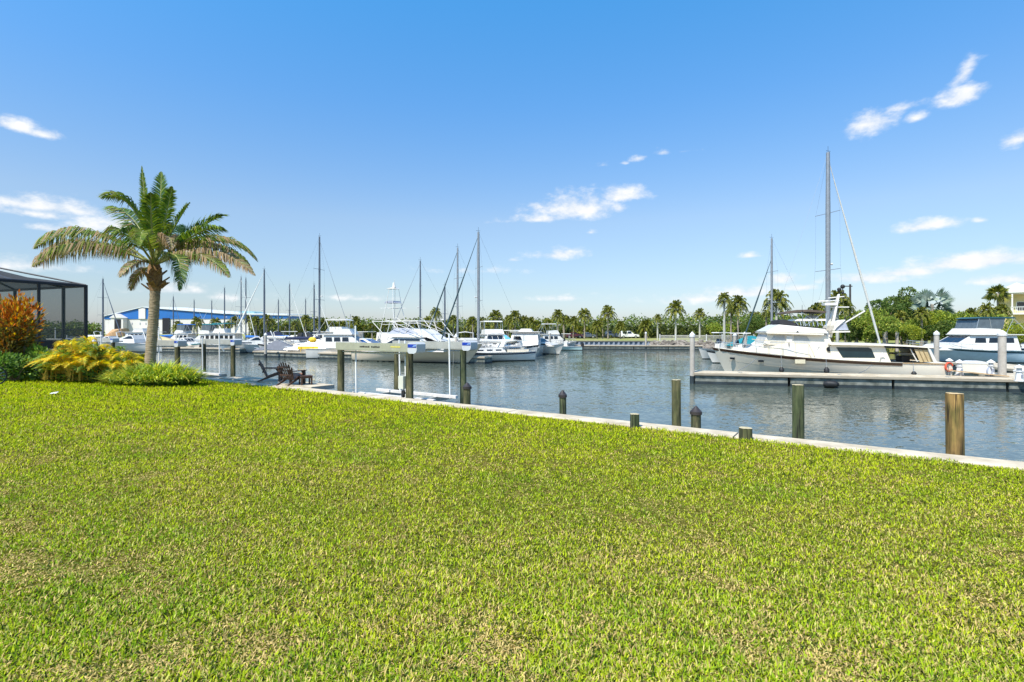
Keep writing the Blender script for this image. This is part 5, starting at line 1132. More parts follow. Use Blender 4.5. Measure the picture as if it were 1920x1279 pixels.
CB_ = mat('car_black', (.02, .02, .025), .25, coat=.6); CM = mat('car_maroon', (.07, .01, .015), .25, coat=.6); CS = mat('car_slate', (.08, .10, .14), .3, coat=.6); CWH = mat('car_white', (.75, .75, .72), .25, coat=.5)
car(1179, 125, 'white sport utility car, the only white one in the parked row', CWH, 4.75); car(1150, 127, 'dark slate car parked just left of the white one', CS, 4.6)
car(1077, 122, 'maroon car with a light roof in the middle of the parked row', CM, 4.0, False); car(1102, 124, 'blue grey car right of the maroon one', CS, 3.6, False); car(1038, 120, 'black sport utility car at the left of the parked row', CB_, 4.3); car(1017, 126, 'dark car half hidden behind the catamaran, leftmost in the parked row', CB_, 3.8, False)
tag(MB().box(995*0-14, 45, 128, 131, .305, .32).build('parking_strip', mat('asphalt', (.10, .10, .10), .9)), 'grey parking strip along the far bank', kind='structure')

# ================================================================== VEGETATION
LEAF = leafmat('leaf', .62, .35, spec=.2); FROND = leafmat('frond_leaf', .6, .36, spec=.15)
def vary(c, a=.2): k = random.uniform(1-a, 1+a); return (c[0]*k*random.uniform(.94, 1.06), c[1]*k, c[2]*k)
def frond(b, P0, P1, P2, nl, ll, w, cols, side0=None, droop=.55, fold=.35, brown=0, start=.15, rach=None, rr=.03, flut=.25):
    """feather leaf: a bent midrib with a row of narrow leaflets on each side"""
    P0, P1, P2 = Vector(P0), Vector(P1), Vector(P2); d0 = P2-P0
    if side0 is None: side0 = Vector((-d0.y, d0.x, 0)); side0 = side0.normalized() if side0.length > .05 else Vector((1, 0, 0))
    B_ = lambda t: P0*(1-t)**2+P1*2*t*(1-t)+P2*t*t; T_ = lambda t: ((P1-P0)*(1-t)+(P2-P1)*t).normalized()
    if rach is not None: rach.tube([B_(k/8) for k in range(9)], [rr*(1-.85*k/8) for k in range(9)], 5)
    for i in range(nl):
        t = start+(1-start)*(i+random.random()*.6)/nl; p = B_(t); tg = T_(t); sv = (side0-tg*side0.dot(tg)).normalized(); up = tg.cross(sv)
        if up.z < 0: up = -up
        l = ll*(math.sin(PI*min(1, (t*.86+.14)))**.6)*random.uniform(.85, 1.1)*(1 if t < .9 else .75)
        for s_ in (-1, 1):
            d = (sv*s_*.80+tg*(.45+.5*t)+up*fold+Vector((random.uniform(-flut, flut)*.4, random.uniform(-flut, flut)*.4, random.uniform(-flut, flut)*.4))).normalized()
            mid = p+d*l*.45; d2 = (d*(1-droop)+Vector((0, 0, -1))*droop*(1+random.uniform(-.3, .3))).normalized(); end = mid+d2*l*.55
            wv = tg*w*.5*random.uniform(.8, 1.15); c_ = vary(random.choice(cols)); ce = c_
            if brown and random.random() < brown: ce = vary((.42, .30, .17)); 
            if brown and random.random() < brown*.4: c_ = ce
            b.quad(p-wv*.5, p+wv*.5, mid+wv, mid-wv, c_); b.tri(mid-wv, mid+wv, end, ce)
# ---- the coconut palm
PD = 21.5; base = at(281, 700, PD); pz = lawn_z(base.x, base.y); pal = empty('coconut_palm', (base.x, base.y, pz), 0, 'coconut palm with ragged brown tipped fronds above the leafy clump', 'palm tree')
def pl(px, py, dy=0): D = PD+dy; return at(px, py, D)-Vector((base.x, base.y, pz))
BARK = mat('palm_bark', (.20, .15, .09), .9, scale=5, stretch=(1, 1, 4), col2=(.36, .29, .19), bump=.6); FIB = mat('palm_fibre', (.16, .085, .04), .95, scale=10, col2=(.34, .21, .10), bump=.8)
path = [(280.5, 712), (281, 690), (283.5, 650), (287, 610), (289, 580), (290.5, 555), (291, 540)]
pp_ = [pl(*p) for p in path]; b = MB(); NR = 62; 
def cr_(t):
    s_ = t*(len(pp_)-1); i = min(int(s_), len(pp_)-2); return pp_[i].lerp(pp_[i+1], s_-i)
n = 18
for k in range(NR+1):
    t = k/NR; c_ = cr_(t); rad = (.205-.02*min(1, t*1.3)+.06*max(0, 1-t*9)**2)
    for zz, rm in ((0, 1.04), (.55, .97)):
        for j in range(n):
            a = 2*PI*j/n; rj = rad*rm*(1+.03*math.sin(3*a+k)+random.uniform(-.02, .02)); q = c_+(Vector((0, 0, 1))*(zz*(pp_[-1].z-pp_[0].z)/NR)); b.v.append((q.x+rj*math.cos(a), q.y+rj*math.sin(a), q.z))
for k in range(2*NR+1):
    for j in range(n): a = k*n+j; c2 = k*n+(j+1) % n; b.f.append((a, c2, c2+n, a+n))
b.build('trunk', BARK, pal, smooth=True)
MB().tube([pl(291, 546), pl(291, 528), pl(290.5, 512), pl(289.5, 500), pl(289, 480)], [.20, .25, .27, .22, .11], 12).build('crown_shaft', FIB, pal, smooth=True)
for i in range(16):
    a = i*2.4; z0 = random.uniform(515, 545); c_ = pl(291, z0); d = Vector((math.cos(a), math.sin(a), 0)); r_ = .34; q = c_+d*r_*.7
    MB().sheet([q-d.cross(Vector((0, 0, 1)))*.09, q+d.cross(Vector((0, 0, 1)))*.09, q+d*.28+Vector((0, 0, .22))+d.cross(Vector((0, 0, 1)))*.04, q+d*.28+Vector((0, 0, .22))-d.cross(Vector((0, 0, 1)))*.04], (0, 0, 1), .05).build('leaf_stub', FIB, pal)
GR = [(.10, .17, .02), (.17, .24, .03), (.25, .30, .04), (.07, .13, .025)]; GY = [(.23, .28, .05), (.18, .24, .045), (.30, .31, .08)]; TN = [(.46, .36, .24), (.38, .28, .17), (.55, .46, .34), (.22, .20, .08)]; DKG = [(.04, .10, .025), (.06, .13, .03), (.09, .16, .04)]
FR_ = [ # tip px,py,dy  via px,py,dy   cols  brown  leaflet length, droop
 ((64, 466, -.5), (168, 437, -.3), GR+GY, .35, 1.2, .66), ((62, 500, 1.0), (165, 458, .7), GR+GY, .75, 1.4, .78), ((70, 486, -1.6), (175, 462, -1.0), GR+GY, .55, 1.0, .75),
 ((190, 372, -1.0), (250, 392, -.6), GR, .1, .95, .5), ((205, 392, 1.2), (252, 415, .6), GR+DKG, .1, 1.0, .5), ((266, 311, .3), (275, 400, .2), GR, 0, .28, .1),
 ((302, 322, 1.0), (300, 395, .5), DKG+GR, 0, .52, .2), ((283, 362, -1.6), (284, 415, -1.0), GR, 0, .55, .35), ((356, 380, .6), (328, 425, .4), GR, .1, .7, .45), ((322, 350, -.6), (310, 410, -.3), GR, .05, .5, .35),
 ((421, 404, 1.2), (368, 432, .9), GR+DKG, .05, 1.0, .35), ((414, 432, -1.0), (370, 438, -.8), GR, .1, .8, .5), ((482, 490, 1.4), (402, 452, 1.0), GR+GY, .45, 1.15, .5), ((478, 516, -1.0), (396, 474, -.6), TN+GY, .85, 1.0, .75), ((470, 505, .4), (390, 462, .2), GY+GR, .6, 1.35, .8),
 ((430, 520, -2.2), (368, 478, -1.4), GY+GR+TN, .5, .9, .78), ((336, 545, -2.6), (330, 480, -1.8), DKG+GY, .3, .9, .8), ((322, 470, -1.2), (312, 445, -.6), TN, 1, .8, .85), ((224, 520, -1.8), (256, 492, -1.0), TN+DKG, .6, .6, .7),
 ((240, 430, 3.5), (262, 430, 2.0), DKG, 0, .9, .5), ((345, 440, 3.6), (318, 430, 2.1), DKG, 0, .9, .5), ((262, 462, -4.0), (272, 436, -2.4), GR+GY, .1, .8, .6), ((212, 440, -2.6), (242, 438, -1.6), DKG+GR, .2, .95, .6), ((365, 470, 3.0), (325, 445, 1.8), DKG, 0, .9, .55), ((246, 545, .5), (258, 515, .3), TN, 1, .5, .6)]
RACH = mat('frond_midrib', (.26, .27, .08), .6, var=.15)
P0 = pl(289, 497)
for (tip, via, cols, br_, ll, dr) in FR_:
    P2 = pl(*tip); v_ = pl(*via); P1 = v_*2-(P0+P2)*.5; b = MB(); rb = MB(); L_ = (P2-P0).length
    s0 = None
    if tip[0] in (266, 302, 286): s0 = Vector((1, .25, 0)).normalized()
    frond(b, P0, P1, P2, int(34+20*L_), ll*1.08, .055, cols, side0=s0, droop=dr, fold=.2 if dr > .5 else .35, brown=br_, rach=rb, rr=.05, start=.16)
    fo_ = b.build('frond', FROND, pal); rb.build('midrib', RACH, fo_)

def cluster_leaf(b, c, d, l, w, col, bend=.3):
    d = d.normalized(); s_ = d.cross(Vector((random.uniform(-1, 1), random.uniform(-1, 1), random.uniform(-1, 1)))).normalized()*w
    m_ = c+d*l*.5; e = m_+(d+Vector((0, 0, -bend))).normalized()*l*.5
    b.quad(c, m_-s_, e, m_+s_, col)
def rdir(up=0): 
    while True:
        v = Vector((random.uniform(-1, 1), random.uniform(-1, 1), random.uniform(-1, 1)))
        if .1 < v.length < 1: v.normalize(); v.z += up; return v.normalized()
def grounded(px, D): p = at(px, HOR, D); return Vector((p.x, p.y, lawn_z(p.x, p.y)))
# croton
def leafbush(name, px, D, w_, h_, n, ll, lw, cols, label, cat='shrub', up=.6, bend=.2, lobes=7, zoff=0, dpt=None, group=None, stems=True, ground=None, colfun=None):
    g = ground if ground is not None else grounded(px, D); o = empty(name, g+Vector((0, 0, zoff)), random.uniform(0, .3), label, cat, group); b = MB()
    LB = [(Vector((random.uniform(-.32, .32)*w_, random.uniform(-.3, .3)*(dpt or w_), random.uniform(.28, .72)*h_)), random.uniform(.22, .36)) for _ in range(lobes)]
    for i in range(n):
        c_, r = random.choice(LB); v = rdir(); rad = random.uniform(.45, 1)**.5
        p = c_+Vector((v.x*r*w_*.75, v.y*r*(dpt or w_)*.75, v.z*r*h_))*rad
        if p.z < 0: p.z = random.uniform(0, .15)
        col = vary(colfun(p, h_) if colfun else random.choice(cols), .3)
        cluster_leaf(b, p, v+Vector((0, 0, up)), ll*random.uniform(.7, 1.25), lw*random.uniform(.8, 1.2), col, bend)
    b.build('foliage', LEAF, o)
    if stems:
        s_ = MB()
        for c_, r in LB: s_.tube([(random.uniform(-.1, .1), random.uniform(-.1, .1), 0), c_*.6, c_], [.04, .025, .01], 5)
        s_.build('stems', BARK, o)
    return o
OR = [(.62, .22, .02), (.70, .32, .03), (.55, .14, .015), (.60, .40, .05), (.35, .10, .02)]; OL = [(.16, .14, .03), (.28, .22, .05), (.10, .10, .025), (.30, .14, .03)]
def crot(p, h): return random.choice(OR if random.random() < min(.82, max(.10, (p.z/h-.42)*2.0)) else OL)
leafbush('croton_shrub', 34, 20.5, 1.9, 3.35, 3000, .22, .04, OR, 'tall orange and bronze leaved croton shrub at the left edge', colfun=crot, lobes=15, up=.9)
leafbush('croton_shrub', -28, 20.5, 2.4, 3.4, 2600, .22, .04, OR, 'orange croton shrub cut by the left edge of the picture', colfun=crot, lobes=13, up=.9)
GB = [(.10, .20, .03), (.16, .27, .05), (.25, .38, .08), (.05, .11, .03)]
leafbush('green_bush', 62, 20.8, 1.5, 1.9, 1300, .13, .045, [(.28, .42, .06), (.20, .34, .05), (.36, .46, .10)], 'light lime green bush right below the orange croton', lobes=7)
leafbush('green_bush', 25, 19.8, 2.1, 1.2, 1300, .15, .04, GB, 'low dark green bush at the foot of the croton', lobes=8)
leafbush('green_bush', 88, 20.6, 1.6, .6, 700, .15, .035, GB+[(.10, .18, .10)], 'low grey green plants in front of the yellow shrubs', lobes=8)
YC = [(.80, .60, .04), (.85, .46, .03), (.65, .60, .06), (.90, .72, .08), (.45, .48, .06)]; YG = [(.50, .55, .05), (.70, .64, .06), (.30, .38, .05), (.80, .66, .06)]
def areca(px, D, w_, h_, n, cols, label):
    g = grounded(px, D); o = empty('golden_cane_palm', g, 0, label, 'shrub', 'yellow orange cane palms by the seawall'); st_ = MB()
    for i in range(n):
        a = random.uniform(0, 2*PI); r = random.uniform(.25, 1); hh = h_*random.uniform(.55, 1.05)*(1.15-.45*r); p0 = Vector((math.cos(a)*.2*w_*random.random(), math.sin(a)*.2*w_*random.random(), .1))
        p2 = Vector((math.cos(a)*w_*.56*r, math.sin(a)*w_*.56*r, hh*(1-.42*r*r))); p1 = Vector((p2.x*.45, p2.y*.45, hh*1.25)); b = MB()
        frond(b, p0, p1, p2, 30, .36, .032, cols if random.random() < .75 else GB, droop=.35, fold=.5, start=.28, rach=st_, rr=.022, flut=.4)
        b.build('frond', LEAF, o)
    st_.build('stems', mat('cane_stem', (.55, .38, .05), .6, var=.25), o)
areca(150, 20.6, 3.2, 1.7, 74, YC, 'golden cane palm with orange midribs, left one of the yellow group')
areca(215, 21.0, 2.5, 1.4, 56, YC+YG, 'golden cane palm with olive shaded leaves, middle one of the yellow group')
areca(258, 22.2, 1.7, 1.25, 34, [(.60, .46, .04), (.50, .44, .04)], 'small bright yellow cane palm just left of the palm trunk')
areca(98, 20.4, 2.2, 1.1, 40, YG, 'pale yellow green cane palm between the croton and the larger yellow one')
leafbush('green_bush', 185, 21.3, 3.4, .7, 1400, .14, .035, DKG+GB, 'dark green undergrowth below the yellow cane palms', lobes=12)
# grassy clump round the palm
tf = empty('ribbon_leaf_clump', grounded(292, 20.4), 0, 'mound of arching yellow green ribbon leaves around the palm base', 'plant'); b = MB()
for i in range(2300):
    a = random.uniform(0, 2*PI); r = random.random()**.55; cx_, cy_ = math.cos(a)*r*1.55, math.sin(a)*r*1.05; da = a+random.gauss(0, .7); d = Vector((math.cos(da), math.sin(da), 0)); l = random.uniform(.5, 1.0)
    p = Vector((cx_, cy_, 0)); h_ = .80*(1-.55*r*r)*random.uniform(.6, 1.25); m1 = p+d*l*.22+Vector((random.gauss(0, .05), random.gauss(0, .05), h_*.62)); m2 = m1+d*l*.26+Vector((0, 0, h_*.25)); e_ = m2+d*l*.3+Vector((random.gauss(0, .06), random.gauss(0, .06), h_*random.uniform(-.35, .35))); wv = d.cross(Vector((0, 0, 1)))*.022
    c1 = vary(random.choice([(.12, .22, .03), (.17, .28, .04), (.06, .12, .025)]), .25); c2 = vary(random.choice([(.42, .50, .06), (.60, .56, .08), (.30, .40, .05), (.16, .26, .04)]), .25)
    b.quad(p-wv, p+wv, m1+wv, m1-wv, c1); b.quad(m1-wv, m1+wv, m2+wv*.8, m2-wv*.8, c2); b.tri(m2-wv*.8, m2+wv*.8, e_, c2)
b.build('ribbon_leaves', LEAF, tf)
# bicycle parts at the left edge
bk = empty('bicycle', grounded(1, 17.6)+Vector((-.25, 0, 0)), math.radians(55), 'dark bicycle with white fork cut by the left picture edge', 'bicycle')
for x in (0, -1.05):
    tb = MB(); tb.tube([(x+.33*math.cos(a), 0, .34+.33*math.sin(a)) for a in np.linspace(0, 2*PI, 28)], .022, 6); wo_ = tb.build('wheel', BLACK, bk); s_ = MB()
    for k in range(14): a = k*2*PI/14; s_.tube([(x, 0, .34), (x+.32*math.cos(a), 0, .34+.32*math.sin(a))], .003, 3)
    s_.build('spokes', STEEL, wo_)
MB().tube([(0, 0, .34), (-.12, 0, .82), (-.14, 0, .95)], .022, 6).build('fork', CAPW, bk); MB().tube([(-.12, 0, .8), (-.62, 0, .34), (-1.05, 0, .34), (-.72, 0, .78), (-.12, 0, .8)], .02, 6).tube([(-.62, 0, .34), (-.74, 0, .9)], .018, 6).build('frame', NAVY, bk)
MB().tube([(-.10, -.27, 1.02), (-.16, 0, .96), (-.10, .27, 1.02)], .016, 6).build('handlebar', BLACK, bk); MB().prism([(-.88, .90), (-.86, .95), (-.62, .94), (-.60, .91)], .07).build('saddle', BLACK, bk)
pr_ = empty('paper_scrap', grounded(101, 15.6)+Vector((0, 0, .03)), .3, 'tiny white scrap lying on the lawn at the left', 'litter'); MB().sheet([(-.09, -.05, 0), (.09, -.06, .01), (.1, .05, .05), (-.08, .06, .02)], (0, 0, 1), .01).build('scrap', CAPW, pr_)

# ---- distant palms: crown and trunk templates, then copies
PG = [(.11, .14, .02), (.19, .20, .03), (.30, .28, .05), (.04, .06, .012)]
def crown_mesh(kind, seed):
    random.seed(seed); b = MB(); dead = MB()
    if kind == 'feather':
        for i in range(30):
            a = i*2.399+random.uniform(-.2, .2); t = i/29; el_ = 1.35-1.95*t; L_ = random.uniform(2.1, 2.6)
            d = Vector((math.cos(a)*math.cos(el_), math.sin(a)*math.cos(el_), math.sin(el_))); p2 = d*L_*.9+Vector((0, 0, -.65*L_*math.cos(el_)**1)); p1 = d*L_*.62+Vector((0, 0, .22*L_))
            frond(b, (0, 0, 0), p1, p2, 16, .72, .20, PG, droop=.6, fold=.1, start=.15, flut=.5)
    elif kind == 'fan':
        for i in range(34):
            v = rdir(.15); 
            if v.z < -.55: v.z = -.3
            st = v*random.uniform(.25, .75); n_ = 9
            ax = v.cross(rdir()).normalized()
            for k in range(n_):
                an = (k-(n_-1)/2)*.27; dd = (v*math.cos(an)+ax*math.sin(an)).normalized(); e_ = st+dd*random.uniform(.75, 1.0)+Vector((0, 0, -.25)); w_ = dd.cross(v if abs(an) > .05 else Vector((0, 0, 1))).cross(dd).normalized()*.07 if False else ax*math.cos(an)*.075-v*math.sin(an)*.075
                m_ = st.lerp(e_, .6); c_ = vary(random.choice(PG), .3); b.quad(st, m_-w_, e_, m_+w_, c_)
    elif kind == 'silver':
        for i in range(46):
            v = rdir(.2); st = v*random.uniform(.9, 1.5); ax = v.cross(rdir()).normalized(); c0 = random.choice([(.28, .34, .27), (.20, .26, .20), (.12, .17, .11), (.36, .42, .34)])
            for k in range(11):
                an = (k-5)*.25; dd = (v*math.cos(an)+ax*math.sin(an)).normalized(); e_ = st+dd*random.uniform(1.1, 1.4)+Vector((0, 0, -.2)); w_ = (ax*math.cos(an)-v*math.sin(an))*.11; m_ = st.lerp(e_, .6); b.quad(st, m_-w_, e_, m_+w_, vary(c0, .25))
    o = b.build('crown', LEAF); me = o.data; bpy.data.objects.remove(o); random.seed(seed+1); return me
CRM = {k: [crown_mesh(k, 100+j) for j in range(3 if k != 'silver' else 1)] for k in ('feather', 'fan', 'silver')}
TRK = mat('distant_trunk', (.30, .25, .19), .9, var=.2, scale=2); TRG = mat('royal_trunk', (.42, .41, .36), .85, var=.12, scale=1.5)
def trunk_mesh(kind):
    if kind == 'royal': b = MB().tube([(0, 0, 0), (0, 0, .3), (0, 0, .55), (0, 0, .80)], [.17, .21, .16, .13], 10); b.tube([(0, 0, .80), (0, 0, 1.0)], [.12, .08], 10)
    else: b = MB().tube([(0, 0, 0), (.05, 0, .4), (.02, 0, .8), (0, 0, 1.0)], [.18, .13, .13, .17], 9)
    o = b.build('trunk', TRG if kind == 'royal' else TRK, smooth=True); me = o.data; bpy.data.objects.remove(o); return me
TRM = {k: trunk_mesh(k) for k in ('royal', 'sabal')}
def palm(px, ytop, D, crown_px, label, kind='feather', trunk='sabal', zg=.3, group='distant palms along the far bank', tw=1):
    """crown_px = crown diameter in photo pixels"""
    top = at(px, ytop, D); R = crown_px*1.18/2*D/FPX; base_r = {'feather': 2.3, 'fan': 1.75, 'silver': 2.6}[kind]; s_ = R/base_r; ch = {'feather': 1.55, 'fan': 1.6, 'silver': 2.4}[kind]*s_
    o = empty('palm_tree', (top.x, top.y, zg), random.uniform(0, 6.28), label, 'palm tree', group); H = top.z-zg-ch
    c_ = bpy.data.objects.new('crown', random.choice(CRM[kind])); COL.objects.link(c_); c_.parent = o; c_.location = (0, 0, H); c_.scale = (s_,)*3
    t_ = bpy.data.objects.new('trunk', TRM[trunk]); COL.objects.link(t_); t_.parent = o; t_.scale = (tw*.8+.2*s_, tw*.8+.2*s_, H+.1)
    return o
PL = [(1267, 566, 100, 40, 'tall royal palm standing alone with a flat flaring crown in front of open sky', 'feather', 'royal'),
 (1312, 580, 105, 26, 'small drooping royal palm right of the lone tall royal palm', 'feather', 'royal'),
 (1233, 590, 105, 18, 'thin scruffy palm with a short pale trunk left of the lone tall royal palm', 'feather', 'royal'),
 (1140, 575, 112, 34, 'shaggy palm directly above the dark parked cars beside the white one', 'feather', 'sabal'),
 (1096, 580, 112, 32, 'rounded palm left of the shaggy one above the blue grey car', 'feather', 'sabal'),
 (1046, 582, 108, 30, 'palm with a pale trunk above the black car', 'feather', 'sabal'), (1057, 584, 112, 26, 'palm partly behind its neighbour above the maroon car', 'fan', 'sabal'),
 (1027, 592, 115, 26, 'low dense palm at the left of the parked cars', 'fan', 'sabal'), (1075, 594, 118, 26, 'low palm filling the gap above the maroon car', 'feather', 'sabal'), (1007, 596, 118, 24, 'squat palm behind the catamaran roof', 'fan', 'sabal'),
 (966, 584, 100, 34, 'spiky palm above the catamaran, centre of a clump of three', 'feather', 'sabal'), (953, 592, 102, 22, 'smaller palm left in the clump above the catamaran', 'feather', 'sabal'), (983, 593, 102, 24, 'smaller palm right in the clump above the catamaran', 'feather', 'sabal'),
 (929, 583, 92, 36, 'broad palm immediately right of the thickest central mast', 'feather', 'sabal'), (886, 590, 95, 20, 'small round headed fan palm left of the thickest central mast', 'fan', 'sabal'), (909, 597, 96, 22, 'low palm behind the thickest central mast', 'fan', 'sabal'),
 (817, 578, 88, 26, 'tall shaggy palm left of the crossing forestays', 'feather', 'sabal'), (850, 592, 92, 24, 'palm behind the teal furled jib', 'feather', 'sabal'), (797, 598, 96, 20, 'low palm right of the tuna tower', 'fan', 'sabal'),
 (745, 598, 110, 18, 'small palm right under the tuna tower', 'fan', 'sabal'), (720, 598, 110, 20, 'small palm left under the tuna tower', 'fan', 'sabal'), (698, 602, 112, 18, 'low round palm at left centre', 'fan', 'sabal'), (668, 604, 112, 20, 'low round palm above the turquoise cover', 'fan', 'sabal'), (682, 605, 113, 18, 'low palm next to the turquoise cover', 'fan', 'sabal'),
 (622, 598, 108, 22, 'palm right of the tallest left mast', 'fan', 'sabal'), (573, 592, 108, 24, 'palm behind the short masts left of the tallest left mast', 'feather', 'sabal'), (592, 596, 106, 24, 'palm around the tallest left mast', 'feather', 'sabal'), (535, 600, 106, 26, 'rounded palm between two slim masts left of centre', 'fan', 'sabal'), (553, 603, 106, 20, 'small palm between slim masts left of centre', 'feather', 'sabal'),
 (500, 591, 104, 26, 'palm directly behind the grey masted sailboat', 'feather', 'sabal'), (480, 594, 104, 24, 'palm beside the white slanting jib', 'feather', 'sabal'), (467, 592, 106, 22, 'palm at the right end of the blue warehouse band', 'feather', 'sabal'),
 (441, 594, 104, 26, 'palm before the warehouse, rightmost of the row there', 'feather', 'sabal'), (427, 598, 104, 22, 'fan palm before the warehouse near the teal vent', 'fan', 'sabal'), (405, 597, 106, 24, 'palm before the warehouse, under the short masts', 'feather', 'sabal'), (370, 596, 108, 28, 'broad low palm before the warehouse wall right of the dark door', 'feather', 'sabal'), (334, 604, 108, 26, 'low palm before the warehouse just right of the dark door', 'feather', 'sabal'), (352, 610, 106, 18, 'tiny palm between two low palms before the warehouse', 'feather', 'sabal'),
 (1358, 550, 78, 32, 'tall palm at the left of the cluster behind the dark furled jib', 'feather', 'royal'), (1384, 556, 80, 42, 'large dense palm in the cluster behind the dark furled jib', 'feather', 'sabal'), (1371, 570, 84, 28, 'lower palm filling the cluster behind the dark furled jib', 'feather', 'sabal'),
 (1456, 547, 72, 54, 'wide feathery palm right behind the mast beside the big yacht', 'feather', 'royal'), (1437, 582, 76, 20, 'small reddish tinted palm left of the wide feathery palm', 'feather', 'sabal'),
 (1570, 547, 66, 52, 'dark palm behind the tall mast and the radar mast', 'feather', 'royal'), (1532, 571, 72, 44, 'palm peeping above the brown bimini', 'feather', 'sabal'), (1585, 565, 70, 34, 'palm half hidden by the radar mast', 'feather', 'sabal'),
 (1748, 536, 70, 66, 'silvery grey fan palm towering among the broad trees', 'silver', 'sabal'), (1871, 527, 80, 46, 'fan palm rising beside the yellow house roof', 'fan', 'sabal'), (1690, 585, 68, 34, 'pale green palm right of the slanting forestay', 'feather', 'sabal'), (1663, 592, 66, 30, 'bushy yellow green palm left of the slanting forestay', 'feather', 'sabal'),
 (1728, 578, 64, 30, 'bright yellow crowned palm in front of the broad trees', 'feather', 'sabal'), (1850, 570, 74, 32, 'leafy palm before the yellow house, left one', 'feather', 'sabal'), (1878, 572, 76, 34, 'leafy palm before the yellow house, right one', 'feather', 'sabal'), (1822, 580, 72, 32, 'rounded palm left of the yellow house palms', 'feather', 'sabal')]
for i in range(46):
    random.seed(900+i); px_ = random.choice([random.uniform(478, 1225), random.uniform(640, 1130), random.uniform(1320, 1640)]); D_ = random.uniform(117, 126)
    PL.append((px_, random.uniform(592, 606)-(8 if px_ > 1300 else 0), D_, random.uniform(20, 30), 'small palm crown merging into the far tree belt', random.choice(['feather', 'feather', 'fan']), 'sabal'))
for (px, yt, D, cp, lb, kd, tk) in PL:
    random.seed(int(px*7)); palm(px, yt, D, cp, lb, kd, tk, group='palms merging into the far tree belt' if 'merging' in lb else 'distant palms along the far bank')
# broad trees
def crownlobes(seed, cols, n=3600, leaf=.22, R=(1, 1, .8), lobes=11):
    random.seed(seed); b = MB(); LB = [(rdir()*random.uniform(.25, .72), random.uniform(.28, .46)) for _ in range(lobes)]
    for i in range(n):
        c_, r = random.choice(LB); v = rdir(); p = c_+v*r*random.uniform(.55, 1.0)**.5; p = Vector((p.x*R[0], p.y*R[1], p.z*R[2])); 
        cluster_leaf(b, p, v+rdir()*.9, leaf*random.uniform(.06, .10)*4/4, leaf*.025, vary(random.choice(cols), .3), .3)
    o = b.build('crown', LEAF); me = o.data; bpy.data.objects.remove(o); return me
G1 = [(.09, .15, .03), (.13, .19, .04), (.18, .22, .05), (.05, .09, .02)]; G2 = [(.20, .28, .04), (.28, .34, .05), (.13, .19, .03), (.38, .40, .07)]; G3 = [(.48, .48, .05), (.36, .40, .05), (.25, .30, .04), (.15, .22, .03)]
def big(seed, cols): return crownlobes(seed, cols, 5200, 1.15)
BT = {'dark': [big(1, G1), big(2, G1)], 'bright': [big(3, G2), big(4, G2)], 'yellow': [big(5, G3)]}
def tree(px, ytop, D, wpx, hpx, kind, label, group='broad leaved trees on the right bank', zg=.3):
    random.seed(int(px)); c_ = at(px, ytop, D); R = wpx/2*D/FPX; Hh = hpx/2*D/FPX; o = empty('broadleaf_tree', (c_.x, c_.y, zg), 0, label, 'tree', group); zc = c_.z-Hh-zg
    cr2 = bpy.data.objects.new('crown', random.choice(BT[kind])); COL.objects.link(cr2); cr2.parent = o; cr2.location = (0, 0, zc); cr2.scale = (R, R, Hh/.8); cr2.rotation_euler = (0, 0, random.uniform(0, 6.28))
    b = MB(); b.tube([(0, 0, 0), (.1, 0, zc*.5), (0, 0, zc)], [.25, .18, .12], 7)
    for k in range(4): a = k*1.6; b.tube([(0, 0, zc*.6), (math.cos(a)*R*.35, math.sin(a)*R*.35, zc+.1*Hh)], [.12, .05], 5)
    b.build('trunk', BARK, o)
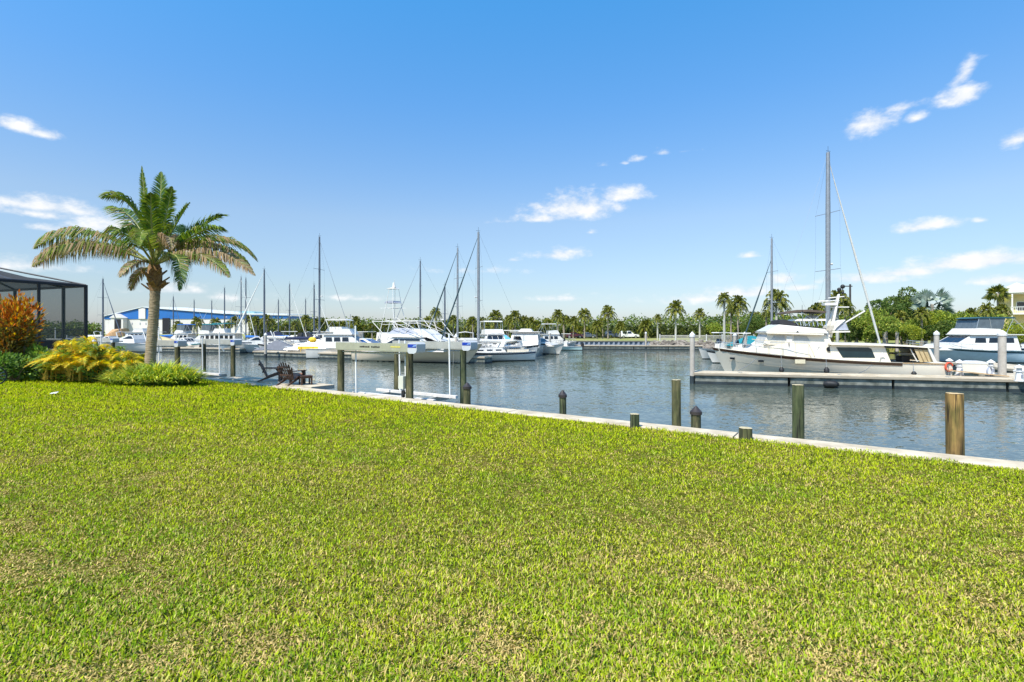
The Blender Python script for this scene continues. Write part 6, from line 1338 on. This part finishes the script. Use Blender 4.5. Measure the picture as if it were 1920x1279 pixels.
for args in [(1660, 545, 74, 96, 84, 'dark', 'dark green broad tree behind the forestay, left of the silvery palm'), (1697, 537, 76, 84, 90, 'dark', 'tallest dark broad tree just left of the silvery palm'), (1625, 567, 70, 72, 72, 'bright', 'bright green tree right of the utility pole'), (1640, 580, 64, 74, 62, 'bright', 'low bright bushy tree above the yacht roof'),
 (1700, 590, 66, 66, 52, 'bright', 'low green tree behind the forestay foot'), (1735, 580, 66, 66, 60, 'yellow', 'yellow flowering tree in front of the silvery palm'), (1775, 573, 68, 84, 66, 'bright', 'rounded green tree above the blue motoryacht'), (1712, 606, 62, 46, 36, 'yellow', 'low yellow green shrub tree at the bank left of the blue motoryacht'), (1812, 574, 72, 76, 62, 'bright', 'green tree between the blue motoryacht and the yellow house'),
 (1850, 580, 76, 80, 64, 'bright', 'green tree left below the yellow house balconies'), (1770, 600, 63, 80, 44, 'dark', 'dark shrubby tree low behind the motoryacht bow'), (1908, 605, 56, 46, 40, 'yellow', 'bright yellow green bush under the yellow house at the right edge'), (1605, 590, 66, 50, 52, 'dark', 'dark bushy tree at the foot of the utility pole'),
 (1560, 580, 78, 70, 54, 'bright', 'green tree behind the flybridge'), (1490, 590, 78, 60, 50, 'bright', 'green tree behind the yacht bimini'), (1412, 590, 88, 50, 46, 'dark', 'dark tree behind the teal covered boat'), (1350, 598, 96, 60, 42, 'bright', 'bushy tree left of the palm cluster')]:
    tree(*args)
# continuous tree belt along the far bank
def belt():
    random.seed(77); b = MB(); NB_ = 60000
    for i in range(NB_):
        px = random.uniform(-120, 1960); D = random.choice([128, 133, 139, 146]) if px < 1320 else random.choice([100, 108, 116])
        D += random.uniform(-2, 2)
        hpx = 618-(601+9*mnoise.noise(Vector((px*.03, D*.1, 0)))+9*mnoise.noise(Vector((px*.11, D*.3, 5))))
        if 150 < px < 190: hpx -= 4
        if 185 < px < 475: continue
        if px < 185: hpx -= 4
        if 1170 < px < 1345: hpx += 5
        if px > 1345: hpx += 8
        zt = CAMH+hpx*D/FPX; fr_ = random.random()**.9; z = .3+(zt-.3)*fr_; p = Vector(((px-960)/FPX*D, D+random.uniform(-1, 1)*1.5, z)); tn = mnoise.noise(Vector((px*.04, D, 9)))
        cols = G1 if tn < .12 else G2 if tn < .3 else [(.13, .13, .04), (.18, .17, .05), (.09, .11, .03)]
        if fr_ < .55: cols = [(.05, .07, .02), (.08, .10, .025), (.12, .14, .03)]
        sz_ = 1.9 if fr_ < .5 else 1
        cluster_leaf(b, p, rdir(.2), random.uniform(.4, .8)*sz_, random.uniform(.12, .22)*sz_, vary(random.choice(cols), .35), .3)
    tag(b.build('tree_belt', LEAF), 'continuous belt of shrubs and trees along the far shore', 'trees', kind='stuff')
belt()
print('TRIS', len(bpy.data.objects), 'tris', sum(sum(len(p.vertices)-2 for p in m.polygons) for m in bpy.data.meshes if len(m.polygons) < 200000))
